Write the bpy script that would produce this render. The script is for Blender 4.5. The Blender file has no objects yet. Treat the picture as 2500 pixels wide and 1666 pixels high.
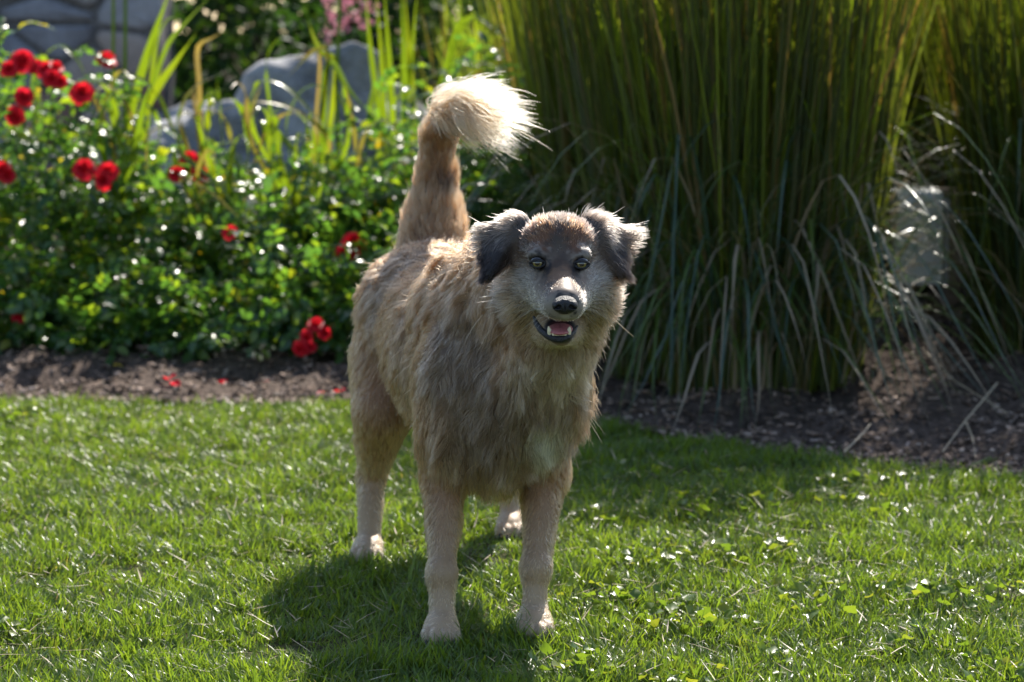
import bpy, math
import numpy as np
from mathutils import Vector, Matrix, kdtree

RNG = np.random.default_rng(7)
R = math.radians
scene = bpy.context.scene
col = scene.collection

# ------------------------------------------------------------------ camera
CAM_H, PITCH, FPX = 1.10, R(7.27), 5900.0
cd = bpy.data.cameras.new('camera')
cam = bpy.data.objects.new('camera', cd)
col.objects.link(cam)
cam.location = (0, 0, CAM_H)
cam.rotation_euler = (math.pi / 2 - PITCH, 0, 0)
cd.sensor_width = 36
cd.lens = 36 * FPX / 2500
cd.clip_start, cd.clip_end = 0.1, 600
cd.dof.use_dof = True
cd.dof.focus_distance = 4.16
cd.dof.aperture_fstop = 4.6
scene.camera = cam

# ------------------------------------------------------------------ sky, sun, exposure
SUN_EL = R(43.5)
SUN_AZ = np.array((0.26, 0.965))              # horizontal direction towards the sun
SUN_AZ = SUN_AZ / np.linalg.norm(SUN_AZ)
SUN = np.array((SUN_AZ[0] * math.cos(SUN_EL), SUN_AZ[1] * math.cos(SUN_EL), math.sin(SUN_EL)))
world = bpy.data.worlds.new('World')
scene.world = world
world.use_nodes = True
wn = world.node_tree
sky = wn.nodes.new('ShaderNodeTexSky')
sky.sky_type = 'NISHITA'
sky.sun_disc = False
sky.sun_elevation = SUN_EL
sky.sun_rotation = math.atan2(SUN_AZ[0], SUN_AZ[1])
wn.links.new(sky.outputs[0], wn.nodes['Background'].inputs[0])
wn.nodes['Background'].inputs[1].default_value = 0.125
sl = bpy.data.lights.new('sun', 'SUN')
sl.energy = 4.8
sl.angle = R(0.5)
sl.color = (1.0, 0.94, 0.85)
sun = bpy.data.objects.new('sun', sl)
col.objects.link(sun)
sun.location = (3, 10, 12)
sun.rotation_euler = Vector(-SUN).to_track_quat('-Z', 'Y').to_euler()
vs = scene.view_settings
vs.view_transform = 'Standard'
vs.look = 'None'
vs.exposure = 0.95
vs.gamma = 1.0
vs.use_curve_mapping = False
cy = scene.cycles
cy.use_denoising = True
cy.max_bounces = 10
cy.diffuse_bounces = 4
cy.glossy_bounces = 6
cy.transmission_bounces = 8
cy.transparent_max_bounces = 8
cy.sample_clamp_indirect = 6.0
cy.caustics_reflective = False
cy.caustics_refractive = False


# ------------------------------------------------------------------ helpers
def at(px, py, Y):
    """the point of the place that lies at depth Y on the sight line of a point measured in the photograph"""
    u, v = (px - 1250) / FPX, (833 - py) / FPX
    c, s = math.cos(PITCH), math.sin(PITCH)
    d = np.array((u, c + v * s, -s + v * c))
    return np.array((0, 0, CAM_H)) + d * (Y / d[1])


def nrm(a):
    a = np.asarray(a, float)
    return a / np.maximum(np.linalg.norm(a, axis=-1, keepdims=True), 1e-9)


def sstep(a, b, x):
    t = np.clip((x - a) / (b - a), 0, 1)
    return t * t * (3 - 2 * t)


class Noise:
    """smooth value noise: a sum of sines in random directions"""
    def __init__(self, scale, seed, n=9):
        r = np.random.default_rng(seed)
        self.k = nrm(r.normal(size=(n, 3))) * (2 * np.pi / scale) * r.uniform(0.6, 1.7, (n, 1))
        self.p = r.uniform(0, 6.28, n)
        self.a = 1.6 / np.sqrt(n)

    def __call__(self, p):
        return np.sin(np.asarray(p) @ self.k.T + self.p).sum(1) * self.a


def link(o, parent=None):
    col.objects.link(o)
    if parent is not None:
        o.parent = parent
    return o


def tag(o, label=None, cat=None, group=None, kind=None):
    for k, v in (('label', label), ('category', cat), ('group', group), ('kind', kind)):
        if v:
            o[k] = v
    return o


def empty(name, loc=(0, 0, 0)):
    o = bpy.data.objects.new(name, None)
    o.location = loc
    o.empty_display_size = 0.1
    return link(o)


def raw_mesh(name, V, faces_by_size, smooth=True):
    """V (n,3); faces_by_size: list of int arrays (m,k)"""
    me = bpy.data.meshes.new(name)
    V = np.ascontiguousarray(V, np.float32)
    me.vertices.add(len(V))
    me.vertices.foreach_set('co', V.ravel())
    idx = np.concatenate([f.ravel() for f in faces_by_size]).astype(np.int32)
    tot = np.concatenate([np.full(len(f), f.shape[1]) for f in faces_by_size])
    st = np.concatenate([[0], np.cumsum(tot)[:-1]]).astype(np.int32)
    me.loops.add(len(idx))
    me.loops.foreach_set('vertex_index', idx)
    me.polygons.add(len(tot))
    me.polygons.foreach_set('loop_start', st)
    if smooth:
        me.polygons.foreach_set('use_smooth', np.ones(len(tot), bool))
    me.update(calc_edges=True)
    return me


def pyd(name, verts, faces, smooth=True):
    me = bpy.data.meshes.new(name)
    me.from_pydata([tuple(map(float, v)) for v in verts], [], [tuple(map(int, f)) for f in faces])
    if smooth:
        me.polygons.foreach_set('use_smooth', np.ones(len(me.polygons), bool))
    me.update()
    return me


def mobj(name, me, mat=None, parent=None):
    o = bpy.data.objects.new(name, me)
    if mat is not None and not me.materials:
        me.materials.append(mat)
    return link(o, parent)


def point_color(me, name, rgb):
    a = me.attributes.new(name, 'FLOAT_COLOR', 'POINT')
    c = np.ones((len(rgb), 4), np.float32)
    c[:, :3] = rgb
    a.data.foreach_set('color', c.ravel())


# ------------------------------------------------------------------ materials
def new_mat(name):
    m = bpy.data.materials.new(name)
    m.use_nodes = True
    nt = m.node_tree
    nt.nodes.clear()
    out = nt.nodes.new('ShaderNodeOutputMaterial')
    return m, nt, out


def nd(nt, typ, **kw):
    n = nt.nodes.new(typ)
    for k, v in kw.items():
        if k in n.inputs:
            n.inputs[k].default_value = v
        else:
            setattr(n, k, v)
    return n


def ramp(nt, fac, stops, interp='LINEAR'):
    r = nt.nodes.new('ShaderNodeValToRGB')
    r.color_ramp.interpolation = interp
    el = r.color_ramp.elements
    while len(el) < len(stops):
        el.new(0.5)
    for e, (p, c) in zip(el, stops):
        e.position = p
        e.color = (*c, 1)
    nt.links.new(fac, r.inputs[0])
    return r.outputs[0]


def plain(name, rgb, rough=0.6, spec=0.5, noise=0.0, scale=30.0, bump=0.0, coat=0.0):
    m, nt, out = new_mat(name)
    b = nd(nt, 'ShaderNodeBsdfPrincipled')
    b.inputs['Base Color'].default_value = (*rgb, 1)
    b.inputs['Roughness'].default_value = rough
    b.inputs['Specular IOR Level'].default_value = spec
    b.inputs['Coat Weight'].default_value = coat
    if noise or bump:
        tc = nd(nt, 'ShaderNodeTexCoord')
        nz = nd(nt, 'ShaderNodeTexNoise', Scale=scale, Detail=6.0)
        nt.links.new(tc.outputs['Object'], nz.inputs['Vector'])
        lo = tuple(c * (1 - noise) for c in rgb)
        hi = tuple(min(1, c * (1 + noise)) for c in rgb)
        nt.links.new(ramp(nt, nz.outputs[0], [(0.3, lo), (0.7, hi)]), b.inputs['Base Color'])
        if bump:
            bp = nd(nt, 'ShaderNodeBump', Strength=bump, Distance=0.01)
            nt.links.new(nz.outputs[0], bp.inputs['Height'])
            nt.links.new(bp.outputs[0], b.inputs['Normal'])
    nt.links.new(b.outputs[0], out.inputs[0])
    return m


def leaf_mat(name, stops, trans, tfac=0.4, rough=0.35, spec=0.5, source='island', noise_scale=0):
    """a leaf: glossy front, light coming through from behind"""
    m, nt, out = new_mat(name)
    if source == 'island':
        f = nd(nt, 'ShaderNodeNewGeometry').outputs['Random Per Island']
    else:
        f = nd(nt, 'ShaderNodeObjectInfo').outputs['Random']
    if noise_scale:
        tc = nd(nt, 'ShaderNodeTexCoord')
        nz = nd(nt, 'ShaderNodeTexNoise', Scale=noise_scale, Detail=2.0)
        nt.links.new(tc.outputs['Object'], nz.inputs['Vector'])
        mx = nd(nt, 'ShaderNodeMath', operation='MULTIPLY_ADD')
        nt.links.new(nz.outputs[0], mx.inputs[0])
        mx.inputs[1].default_value = 0.7
        sc = nd(nt, 'ShaderNodeMath', operation='MULTIPLY_ADD')
        nt.links.new(f, sc.inputs[0])
        sc.inputs[1].default_value = 0.62
        sc.inputs[2].default_value = -0.16
        nt.links.new(sc.outputs[0], mx.inputs[2])
        f = mx.outputs[0]
    c = ramp(nt, f, stops)
    b = nd(nt, 'ShaderNodeBsdfPrincipled')
    nt.links.new(c, b.inputs['Base Color'])
    b.inputs['Roughness'].default_value = rough
    b.inputs['Specular IOR Level'].default_value = spec
    t = nd(nt, 'ShaderNodeBsdfTranslucent')
    tc2 = ramp(nt, f, [(p, tuple(min(1, a * k) for a, k in zip(cc, trans))) for p, cc in stops])
    nt.links.new(tc2, t.inputs[0])
    mix = nd(nt, 'ShaderNodeMixShader')
    mix.inputs[0].default_value = tfac
    nt.links.new(b.outputs[0], mix.inputs[1])
    nt.links.new(t.outputs[0], mix.inputs[2])
    nt.links.new(mix.outputs[0], out.inputs[0])
    return m


def attr_mat(name, attr, rough=0.7, spec=0.3):
    m, nt, out = new_mat(name)
    b = nd(nt, 'ShaderNodeBsdfPrincipled')
    a = nd(nt, 'ShaderNodeAttribute', attribute_name=attr)
    nt.links.new(a.outputs['Color'], b.inputs['Base Color'])
    b.inputs['Roughness'].default_value = rough
    b.inputs['Specular IOR Level'].default_value = spec
    nt.links.new(b.outputs[0], out.inputs[0])
    return m


def fur_mat(name):
    m, nt, out = new_mat(name)
    a = nd(nt, 'ShaderNodeAttribute', attribute_name='fur_color')
    h = nd(nt, 'ShaderNodeBsdfHairPrincipled')
    h.model = 'CHIANG'
    h.parametrization = 'COLOR'
    nt.links.new(a.outputs['Color'], h.inputs['Color'])
    h.inputs['Roughness'].default_value = 0.48
    h.inputs['Radial Roughness'].default_value = 0.55
    h.inputs['Random Roughness'].default_value = 0.2
    h.inputs['IOR'].default_value = 1.38
    nt.links.new(h.outputs[0], out.inputs[0])
    return m


# ------------------------------------------------------------------ signed-distance modelling
class Field:
    def __init__(self, lo, hi, h):
        self.h = h
        self.lo = np.array(lo, float)
        self.n = np.ceil((np.array(hi) - self.lo) / h).astype(int) + 1
        self.ax = [self.lo[i] + h * np.arange(self.n[i]) for i in range(3)]
        self.g = np.full(self.n, 0.5, np.float32)

    def _box(self, lo, hi, pad):
        a = np.clip(np.floor((np.asarray(lo) - pad - self.lo) / self.h).astype(int), 0, self.n)
        b = np.clip(np.ceil((np.asarray(hi) + pad - self.lo) / self.h).astype(int) + 1, 0, self.n)
        s = tuple(slice(a[i], b[i]) for i in range(3))
        x = self.ax[0][s[0]][:, None, None].astype(np.float32)
        y = self.ax[1][s[1]][None, :, None].astype(np.float32)
        z = self.ax[2][s[2]][None, None, :].astype(np.float32)
        return s, x, y, z

    def apply(self, prim, sub=False):
        lo, hi = prim.bounds()
        s, x, y, z = self._box(lo, hi, prim.k + 0.012)
        d = prim.dist(x, y, z).astype(np.float32)
        g = self.g[s]
        k = max(prim.k, 1e-4)
        if sub:
            hh = np.clip(0.5 - 0.5 * (g + d) / k, 0, 1)
            self.g[s] = g * (1 - hh) + (-d) * hh + k * hh * (1 - hh)
        else:
            hh = np.clip(0.5 + 0.5 * (d - g) / k, 0, 1)
            self.g[s] = d * (1 - hh) + g * hh - k * hh * (1 - hh)

    def mesh(self):
        """naive surface nets"""
        g = self.g
        ins = g < 0
        c = [(i, j, k) for i in (0, 1) for j in (0, 1) for k in (0, 1)]
        n = self.n - 1

        def sh(a, o):
            return a[o[0]:o[0] + n[0], o[1]:o[1] + n[1], o[2]:o[2] + n[2]]
        cnt = np.zeros(n, np.int8)
        for o in c:
            cnt += sh(ins, o)
        act = (cnt > 0) & (cnt < 8)
        ids = np.full(n, -1, np.int32)
        cells = np.argwhere(act)
        ids[act] = np.arange(len(cells))
        vals = {o: g[cells[:, 0] + o[0], cells[:, 1] + o[1], cells[:, 2] + o[2]].astype(float) for o in c}
        acc = np.zeros((len(cells), 3))
        num = np.zeros(len(cells))
        for o in c:
            for a in range(3):
                if o[a]:
                    continue
                q = list(o)
                q[a] = 1
                q = tuple(q)
                v0, v1 = vals[o], vals[q]
                cr = (v0 < 0) != (v1 < 0)
                t = np.where(cr, v0 / np.where(cr, v0 - v1, 1), 0)
                p = np.array(o, float)[None].repeat(len(cells), 0)
                p[:, a] += t
                acc += p * cr[:, None]
                num += cr
        V = self.lo + (cells + acc / num[:, None]) * self.h
        F = []
        for a in range(3):
            b1, b2 = (a + 1) % 3, (a + 2) % 3
            s0 = [slice(None)] * 3
            s1 = [slice(None)] * 3
            s0[a], s1[a] = slice(0, -1), slice(1, None)
            e = ins[tuple(s0)] != ins[tuple(s1)]
            pos = np.argwhere(e)
            ok = (pos[:, b1] > 0) & (pos[:, b2] > 0) & (pos[:, b1] < n[b1]) & (pos[:, b2] < n[b2])
            pos = pos[ok]
            fl = ins[tuple(pos.T)]
            q = []
            for d1, d2 in ((0, 0), (-1, 0), (-1, -1), (0, -1)):
                pp = pos.copy()
                pp[:, b1] += d1
                pp[:, b2] += d2
                q.append(ids[tuple(pp.T)])
            q = np.stack(q, 1)
            q[~fl] = q[~fl][:, ::-1]
            F.append(q)
        F = np.concatenate(F)[:, ::-1]
        F = F[(F >= 0).all(1)]
        return V, np.ascontiguousarray(F[:, ::-1])


class Cone:
    def __init__(self, a, b, ra, rb, k=0.02):
        self.a, self.b, self.ra, self.rb, self.k = np.asarray(a, float), np.asarray(b, float), ra, rb, k

    def bounds(self):
        r = max(self.ra, self.rb)
        return np.minimum(self.a, self.b) - r, np.maximum(self.a, self.b) + r

    def dist(self, x, y, z):
        ab = self.b - self.a
        px, py, pz = x - self.a[0], y - self.a[1], z - self.a[2]
        t = np.clip((px * ab[0] + py * ab[1] + pz * ab[2]) / (ab @ ab), 0, 1)
        return np.sqrt((px - t * ab[0]) ** 2 + (py - t * ab[1]) ** 2 + (pz - t * ab[2]) ** 2) - (self.ra + t * (self.rb - self.ra))


class Ell:
    def __init__(self, c, r, rot=(0, 0, 0), k=0.02):
        self.c, self.r, self.k = np.asarray(c, float), np.asarray(r, float), k
        from mathutils import Euler
        self.m = np.array(Euler([R(v) for v in rot]).to_matrix())      # local -> world

    def bounds(self):
        e = np.sqrt((self.m ** 2) @ (self.r ** 2))
        return self.c - e, self.c + e

    def dist(self, x, y, z):
        px, py, pz = x - self.c[0], y - self.c[1], z - self.c[2]
        m = self.m
        q = [px * m[0, i] + py * m[1, i] + pz * m[2, i] for i in range(3)]
        k0 = np.sqrt(sum((q[i] / self.r[i]) ** 2 for i in range(3)))
        k1 = np.sqrt(sum((q[i] / self.r[i] ** 2) ** 2 for i in range(3)))
        return k0 * (k0 - 1) / np.maximum(k1, 1e-6)


class Tri:
    """a thick triangle"""
    def __init__(self, a, b, c, th, k=0.012):
        self.p, self.th, self.k = [np.asarray(v, float) for v in (a, b, c)], th, k

    def bounds(self):
        p = np.array(self.p)
        return p.min(0) - self.th, p.max(0) + self.th

    def dist(self, x, y, z):
        x, y, z = np.broadcast_arrays(x, y, z)
        P = np.stack((x, y, z), -1).astype(float)
        a, b, c = self.p
        n = np.cross(b - a, c - a)
        ins = np.ones(P.shape[:-1], bool)
        d2 = np.full(P.shape[:-1], 1e9)
        for s, e in ((a, b), (b, c), (c, a)):
            ed = e - s
            pv = P - s
            ins &= (pv @ np.cross(n, ed)) >= 0
            t = np.clip((pv @ ed) / (ed @ ed), 0, 1)
            d2 = np.minimum(d2, ((pv - t[..., None] * ed) ** 2).sum(-1))
        pl = ((P - a) @ n) ** 2 / (n @ n)
        return np.sqrt(np.where(ins, pl, d2)) - self.th


def pdist(prims, P):
    d = np.full(len(P), 9.0)
    for p in prims:
        d = np.minimum(d, p.dist(P[:, 0], P[:, 1], P[:, 2]))
    return d


def poly_param(P, pts):
    """nearest parameter (0..1) and tangent on a polyline"""
    pts = np.asarray(pts, float)
    best = np.full(len(P), 1e9)
    tt = np.zeros(len(P))
    tan = np.zeros((len(P), 3))
    n = len(pts) - 1
    for i in range(n):
        e = pts[i + 1] - pts[i]
        t = np.clip(((P - pts[i]) @ e) / (e @ e), 0, 1)
        d = ((P - pts[i] - t[:, None] * e) ** 2).sum(1)
        m = d < best
        best[m], tt[m] = d[m], (i + t[m]) / n
        tan[m] = e / np.linalg.norm(e)
    return tt, tan



def tube(pts, rad, ns=6):
    pts = np.asarray(pts, float)
    rad = np.broadcast_to(rad, len(pts))
    tang = np.gradient(pts, axis=0)
    V, F = [], []
    for i, p in enumerate(pts):
        t = nrm(tang[i])
        a = nrm(np.cross(t, (0.31, 0.87, 0.39)))
        b = np.cross(t, a)
        for j in range(ns):
            ph = 2 * np.pi * j / ns
            V.append(p + rad[i] * (a * math.cos(ph) + b * math.sin(ph)))
    for i in range(len(pts) - 1):
        for j in range(ns):
            F.append((i * ns + j, i * ns + (j + 1) % ns, (i + 1) * ns + (j + 1) % ns, (i + 1) * ns + j))
    return V, F


# ------------------------------------------------------------------ ground, lawn and bed
EDGE = np.array([(-12, 7.25), (-2.4, 7.22), (-1.55, 7.17), (-0.8, 7.12), (-0.35, 7.08), (0.10, 6.90), (0.30, 6.72), (0.55, 6.45), (0.80, 6.22), (1.05, 6.05), (1.35, 5.92), (1.8, 5.80), (2.6, 5.7), (12, 5.4)])


def edge_y(x):
    return np.interp(x, EDGE[:, 0], EDGE[:, 1]) + 0.018 * np.sin(np.asarray(x) * 9.0) + 0.012 * np.sin(np.asarray(x) * 23.0 + 1)


def blades(B, az, lean, length, width, bend, seg=3, twist=None):
    """grass blades as narrow folded strips: B (n,3) bases, az heading, lean from vertical, bend extra lean at the tip"""
    n = len(B)
    s = np.linspace(0, 1, seg + 1)
    V = np.zeros((n, 2 * seg + 1, 3), np.float32)
    dirh = np.stack((np.cos(az), np.sin(az), np.zeros(n)), 1)
    tw = az + np.pi / 2 if twist is None else twist
    side = np.stack((np.cos(tw), np.sin(tw), np.zeros(n)), 1)
    p = B.copy()
    for i in range(seg + 1):
        if i:
            th = lean + bend * ((i - 0.5) / seg)
            p = p + (length / seg)[:, None] * (dirh * np.sin(th)[:, None] + np.array((0, 0, 1.0)) * np.cos(th)[:, None])
        if i < seg:
            wv = (width * (0.75 + 0.25 * math.sin(math.pi * min(1, s[i] * 1.6))) * (1 if s[i] < 0.5 else 1 - 0.75 * (s[i] - 0.5) / 0.5))[:, None] * 0.5
            V[:, 2 * i] = p - side * wv
            V[:, 2 * i + 1] = p + side * wv
        else:
            V[:, 2 * i] = p
    k = 2 * seg + 1
    off = (np.arange(n) * k)[:, None]
    quads = np.concatenate([off + np.array((2 * i, 2 * i + 1, 2 * i + 3, 2 * i + 2)) for i in range(seg - 1)]) if seg > 1 else np.zeros((0, 4), int)
    tr = off + np.array((2 * seg - 2, 2 * seg - 1, 2 * seg))
    return V.reshape(-1, 3), quads, tr


m_soil = plain('soil', (0.045, 0.030, 0.020), 0.95, 0.1, noise=0.5, scale=40, bump=0.6)
g = mobj('ground', pyd('ground', [(-200, -40, -0.012), (200, -40, -0.012), (200, 400, -0.012), (-200, 400, -0.012)], [(0, 1, 2, 3)]), m_soil)
tag(g, 'dark bare earth under the garden', 'ground', kind='structure')


def build_lawn():
    # turf sheet under the blades
    xs = np.linspace(-4.2, 4.2, 85)
    rows = 60
    V = []
    for x in xs:
        ye = float(edge_y(x))
        for j in range(rows):
            V.append((x, 1.2 + (ye + 0.03 - 1.2) * j / (rows - 1), 0))
    V = np.array(V)
    V[:, 2] = 0.004 * Noise(0.5, 31)(V)
    q = np.array([(i * rows + j, (i + 1) * rows + j, (i + 1) * rows + j + 1, i * rows + j + 1) for i in range(len(xs) - 1) for j in range(rows - 1)])
    m = plain('turf', (0.050, 0.052, 0.018), 0.95, 0.1, noise=0.5, scale=60, bump=0.5)
    o = mobj('lawn', raw_mesh('lawn', V, [q]), m)
    tag(o, 'flat turf of the mown lawn in front of the flower bed', 'lawn', kind='structure')
    # blades: dense where the lawn is seen close, thinner beyond the sides
    r = np.random.default_rng(21)
    n = 290000
    y = 3.3 + (7.35 - 3.3) * r.random(n) ** 1.15
    half = 0.30 * y + 0.25
    x = r.uniform(-1, 1, n) * half
    n2 = 26000
    x = np.concatenate((x, r.uniform(-3.6, 3.6, n2)))
    y = np.concatenate((y, r.uniform(2.2, 7.3, n2)))
    ok = y < edge_y(x) + 0.03 * r.normal(size=len(x))
    x, y = x[ok], y[ok]
    B = np.stack((x, y, np.zeros(len(x))), 1)
    n = len(x)
    a, b, c = Noise(0.22, 41)(B), Noise(0.35, 42)(B), Noise(0.09, 43)(B)
    az = r.uniform(0, 2 * np.pi, n) * 0.62 + 2.2 * b + 1.4 * c
    lean = np.abs(r.normal(0.42, 0.30, n)) + 0.15 * np.clip(a, 0, 2)
    ln = r.uniform(0.022, 0.052, n) * (1 + 0.20 * b + 0.12 * c)
    ln *= 1 - 0.35 * sstep(0.12, 0.0, edge_y(x) - y)
    tall = r.random(n) < 0.02
    ln[tall] *= 1.5
    wd = r.uniform(0.0020, 0.0040, n) * np.where(r.random(n) < 0.2, 1.5, 1.0)
    V, q, t = blades(B, az, lean, ln, wd, r.uniform(0.2, 1.3, n), seg=3, twist=az + np.pi / 2 + r.normal(0, 0.5, n))
    g1 = [(0.0, (0.30, 0.24, 0.13)), (0.03, (0.22, 0.18, 0.08)), (0.06, (0.11, 0.135, 0.024)), (0.4, (0.066, 0.122, 0.019)), (0.7, (0.092, 0.152, 0.018)), (0.95, (0.150, 0.200, 0.022)), (1.0, (0.20, 0.21, 0.05))]
    m = leaf_mat('grass_blade', g1, (2.9, 2.6, 1.2), 0.45, 0.34, 0.45, 'island', 3.0)
    o = mobj('lawn_grass', raw_mesh('lawn_grass', V, [q, t]), m)
    tag(o, 'short green blades of the mown lawn', 'grass', kind='stuff')
    # dead clippings lying about
    n = 3000
    B = np.stack((r.uniform(-1.7, 1.7, n), r.uniform(3.7, 7.0, n), r.uniform(0.012, 0.032, n)), 1)
    B = B[B[:, 1] < edge_y(B[:, 0])]
    n = len(B)
    V, q, t = blades(B, r.uniform(0, 6.28, n), r.uniform(1.1, 1.7, n), r.uniform(0.02, 0.07, n), r.uniform(0.0015, 0.003, n), r.uniform(-0.3, 0.3, n))
    m = leaf_mat('clipping', [(0, (0.42, 0.33, 0.20)), (0.6, (0.34, 0.25, 0.13)), (1, (0.50, 0.42, 0.30))], (1.2, 1.1, 0.9), 0.2, 0.5)
    o = mobj('dry_grass', raw_mesh('dry_grass', V, [q, t]), m)
    tag(o, 'dry straw coloured clippings strewn through the lawn', 'dry grass', kind='stuff')


def build_bed():
    xs = np.linspace(-6, 6, 150)
    rows = 90
    V = []
    for x in xs:
        ye = float(edge_y(x)) - 0.03
        for j in range(rows):
            t = j / (rows - 1)
            V.append((x, ye + (15 - ye) * t ** 1.6, 0))
    V = np.array(V)
    dy = V[:, 1] - edge_y(V[:, 0])
    V[:, 2] = 0.004 + 0.09 * sstep(0, 2.2, dy) + 0.018 * Noise(0.5, 51)(V) * sstep(0, 0.4, dy) + 0.010 * Noise(0.12, 52)(V) * sstep(0, 0.3, dy)
    q = np.array([(i * rows + j, (i + 1) * rows + j, (i + 1) * rows + j + 1, i * rows + j + 1) for i in range(len(xs) - 1) for j in range(rows - 1)])
    m = plain('mulch_bed', (0.085, 0.062, 0.049), 0.95, 0.1, noise=0.6, scale=55, bump=1.0)
    o = mobj('flower_bed', raw_mesh('flower_bed', V, [q]), m)
    tag(o, 'mounded bed of dark bark mulch behind the lawn', 'flower bed', kind='structure')

    def hgt(x, y):
        P = np.stack((x, y, np.zeros(len(x))), 1)
        d = y - edge_y(x)
        return 0.004 + 0.09 * sstep(0, 2.2, d) + 0.018 * Noise(0.5, 51)(P) * sstep(0, 0.4, d) + 0.010 * Noise(0.12, 52)(P) * sstep(0, 0.3, d)
    # bark chips
    r = np.random.default_rng(61)
    n = 15000
    x = r.uniform(-2.6, 2.6, n)
    y = edge_y(x) - 0.03 + 2.6 * r.random(n) ** 1.5
    z = hgt(x, y)
    L, Wd, Th = r.uniform(0.010, 0.034, n), r.uniform(0.005, 0.013, n), r.uniform(0.002, 0.006, n)
    big = r.random(n) < 0.04
    L[big] *= 1.9
    yaw, pit, rol = r.uniform(0, 6.28, n), r.normal(0, 0.35, n), r.normal(0, 0.4, n)
    ex = np.stack((np.cos(yaw) * np.cos(pit), np.sin(yaw) * np.cos(pit), np.sin(pit)), 1)
    ey = nrm(np.cross(np.array((0, 0, 1.0)), ex))
    ez = np.cross(ex, ey)
    ey, ez = ey * np.cos(rol)[:, None] + ez * np.sin(rol)[:, None], ez * np.cos(rol)[:, None] - ey * np.sin(rol)[:, None]
    C = np.stack((x, y, z + 0.006), 1)
    corn = []
    for sx in (-1, 1):
        for sy in (-1, 1):
            for sz in (-1, 1):
                jit = r.uniform(0.6, 1.15, (3, n))
                corn.append(C + 0.5 * (ex * (sx * L * jit[0])[:, None] + ey * (sy * Wd * jit[1])[:, None] + ez * (sz * Th * jit[2])[:, None]))
    V = np.stack(corn, 1).reshape(-1, 3)
    off = (np.arange(n) * 8)[:, None]
    F = np.concatenate([off + np.array(f) for f in ((0, 1, 3, 2), (4, 6, 7, 5), (0, 4, 5, 1), (2, 3, 7, 6), (0, 2, 6, 4), (1, 5, 7, 3))])
    mm, nt, out = new_mat('bark_chip')
    b = nd(nt, 'ShaderNodeBsdfPrincipled')
    f = nd(nt, 'ShaderNodeNewGeometry').outputs['Random Per Island']
    nt.links.new(ramp(nt, f, [(0, (0.035, 0.023, 0.017)), (0.4, (0.115, 0.074, 0.050)), (0.75, (0.235, 0.160, 0.115)), (0.93, (0.38, 0.28, 0.22)), (1, (0.48, 0.38, 0.31))]), b.inputs['Base Color'])
    b.inputs['Roughness'].default_value = 0.85
    nt.links.new(b.outputs[0], out.inputs[0])
    o = mobj('bark_mulch', raw_mesh('bark_mulch', V, [F], smooth=False), mm)
    tag(o, 'brown bark chips covering the flower bed', 'mulch', kind='stuff')
    return hgt


# ------------------------------------------------------------------ leaves
def leaflet(o, d, up, L, W, fold=0.25, droop=0.15):
    """one pointed oval leaf blade: 9 vertices, folded along its rib"""
    d, up = nrm(d), nrm(up)
    s = nrm(np.cross(d, up))
    up = np.cross(s, d)
    prof = ((0.0, 0.0), (0.28, 0.82), (0.58, 1.0), (0.84, 0.6), (1.0, 0.0))
    V, F, rib, lf, rt = [], [], [], [], []
    for t, w in prof:
        c = o + d * (L * t) - up * (droop * L * t * t)
        rib.append(len(V))
        V.append(c)
        if w > 0:
            e = up * (fold * W * 0.5 * w)
            lf.append(len(V))
            V.append(c + s * (W * 0.5 * w) + e)
            rt.append(len(V))
            V.append(c - s * (W * 0.5 * w) + e)
    F.append((rib[0], lf[0], rib[1]))
    F.append((rib[0], rib[1], rt[0]))
    for i in range(2):
        F.append((rib[i + 1], lf[i], lf[i + 1], rib[i + 2]))
        F.append((rib[i + 1], rib[i + 2], rt[i + 1], rt[i]))
    F.append((rib[3], lf[2], rib[4]))
    F.append((rib[3], rib[4], rt[2]))
    return V, F


def merge(parts):
    V, F, o = [], [], 0
    for v, f in parts:
        V += list(v)
        F += [tuple(i + o for i in ff) for ff in f]
        o += len(v)
    return V, F


def compound_leaf(seed):
    """a rose leaf along +X, face up +Z: five or seven leaflets on a rib"""
    r = np.random.default_rng(seed)
    k = 2 if seed % 3 else 3
    parts = [tube([(0, 0, 0), (0.03, 0, 0.004), (0.062, 0, 0.002)], (0.0012, 0.001, 0.0006), 3)]
    up = np.array((0, 0, 1.0))
    for i in range(k):
        o = np.array((0.020 + 0.024 * i, 0, 0.003))
        for s in (-1, 1):
            d = np.array((0.45, s * 0.9, r.normal(0.05, 0.2)))
            parts.append(leaflet(o, d, up + r.normal(0, 0.25, 3), r.uniform(0.026, 0.035), r.uniform(0.016, 0.021), 0.3, r.uniform(0, 0.4)))
    parts.append(leaflet(np.array((0.062, 0, 0.002)), np.array((1, 0, r.normal(0, 0.2))), up + r.normal(0, 0.2, 3), r.uniform(0.032, 0.040), 0.022, 0.3, 0.3))
    return merge(parts)


def orient(x_axis, z_axis):
    x = nrm(x_axis)
    y = nrm(np.cross(z_axis, x))
    z = np.cross(x, y)
    return np.stack((x, y, z), -1)        # columns


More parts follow.
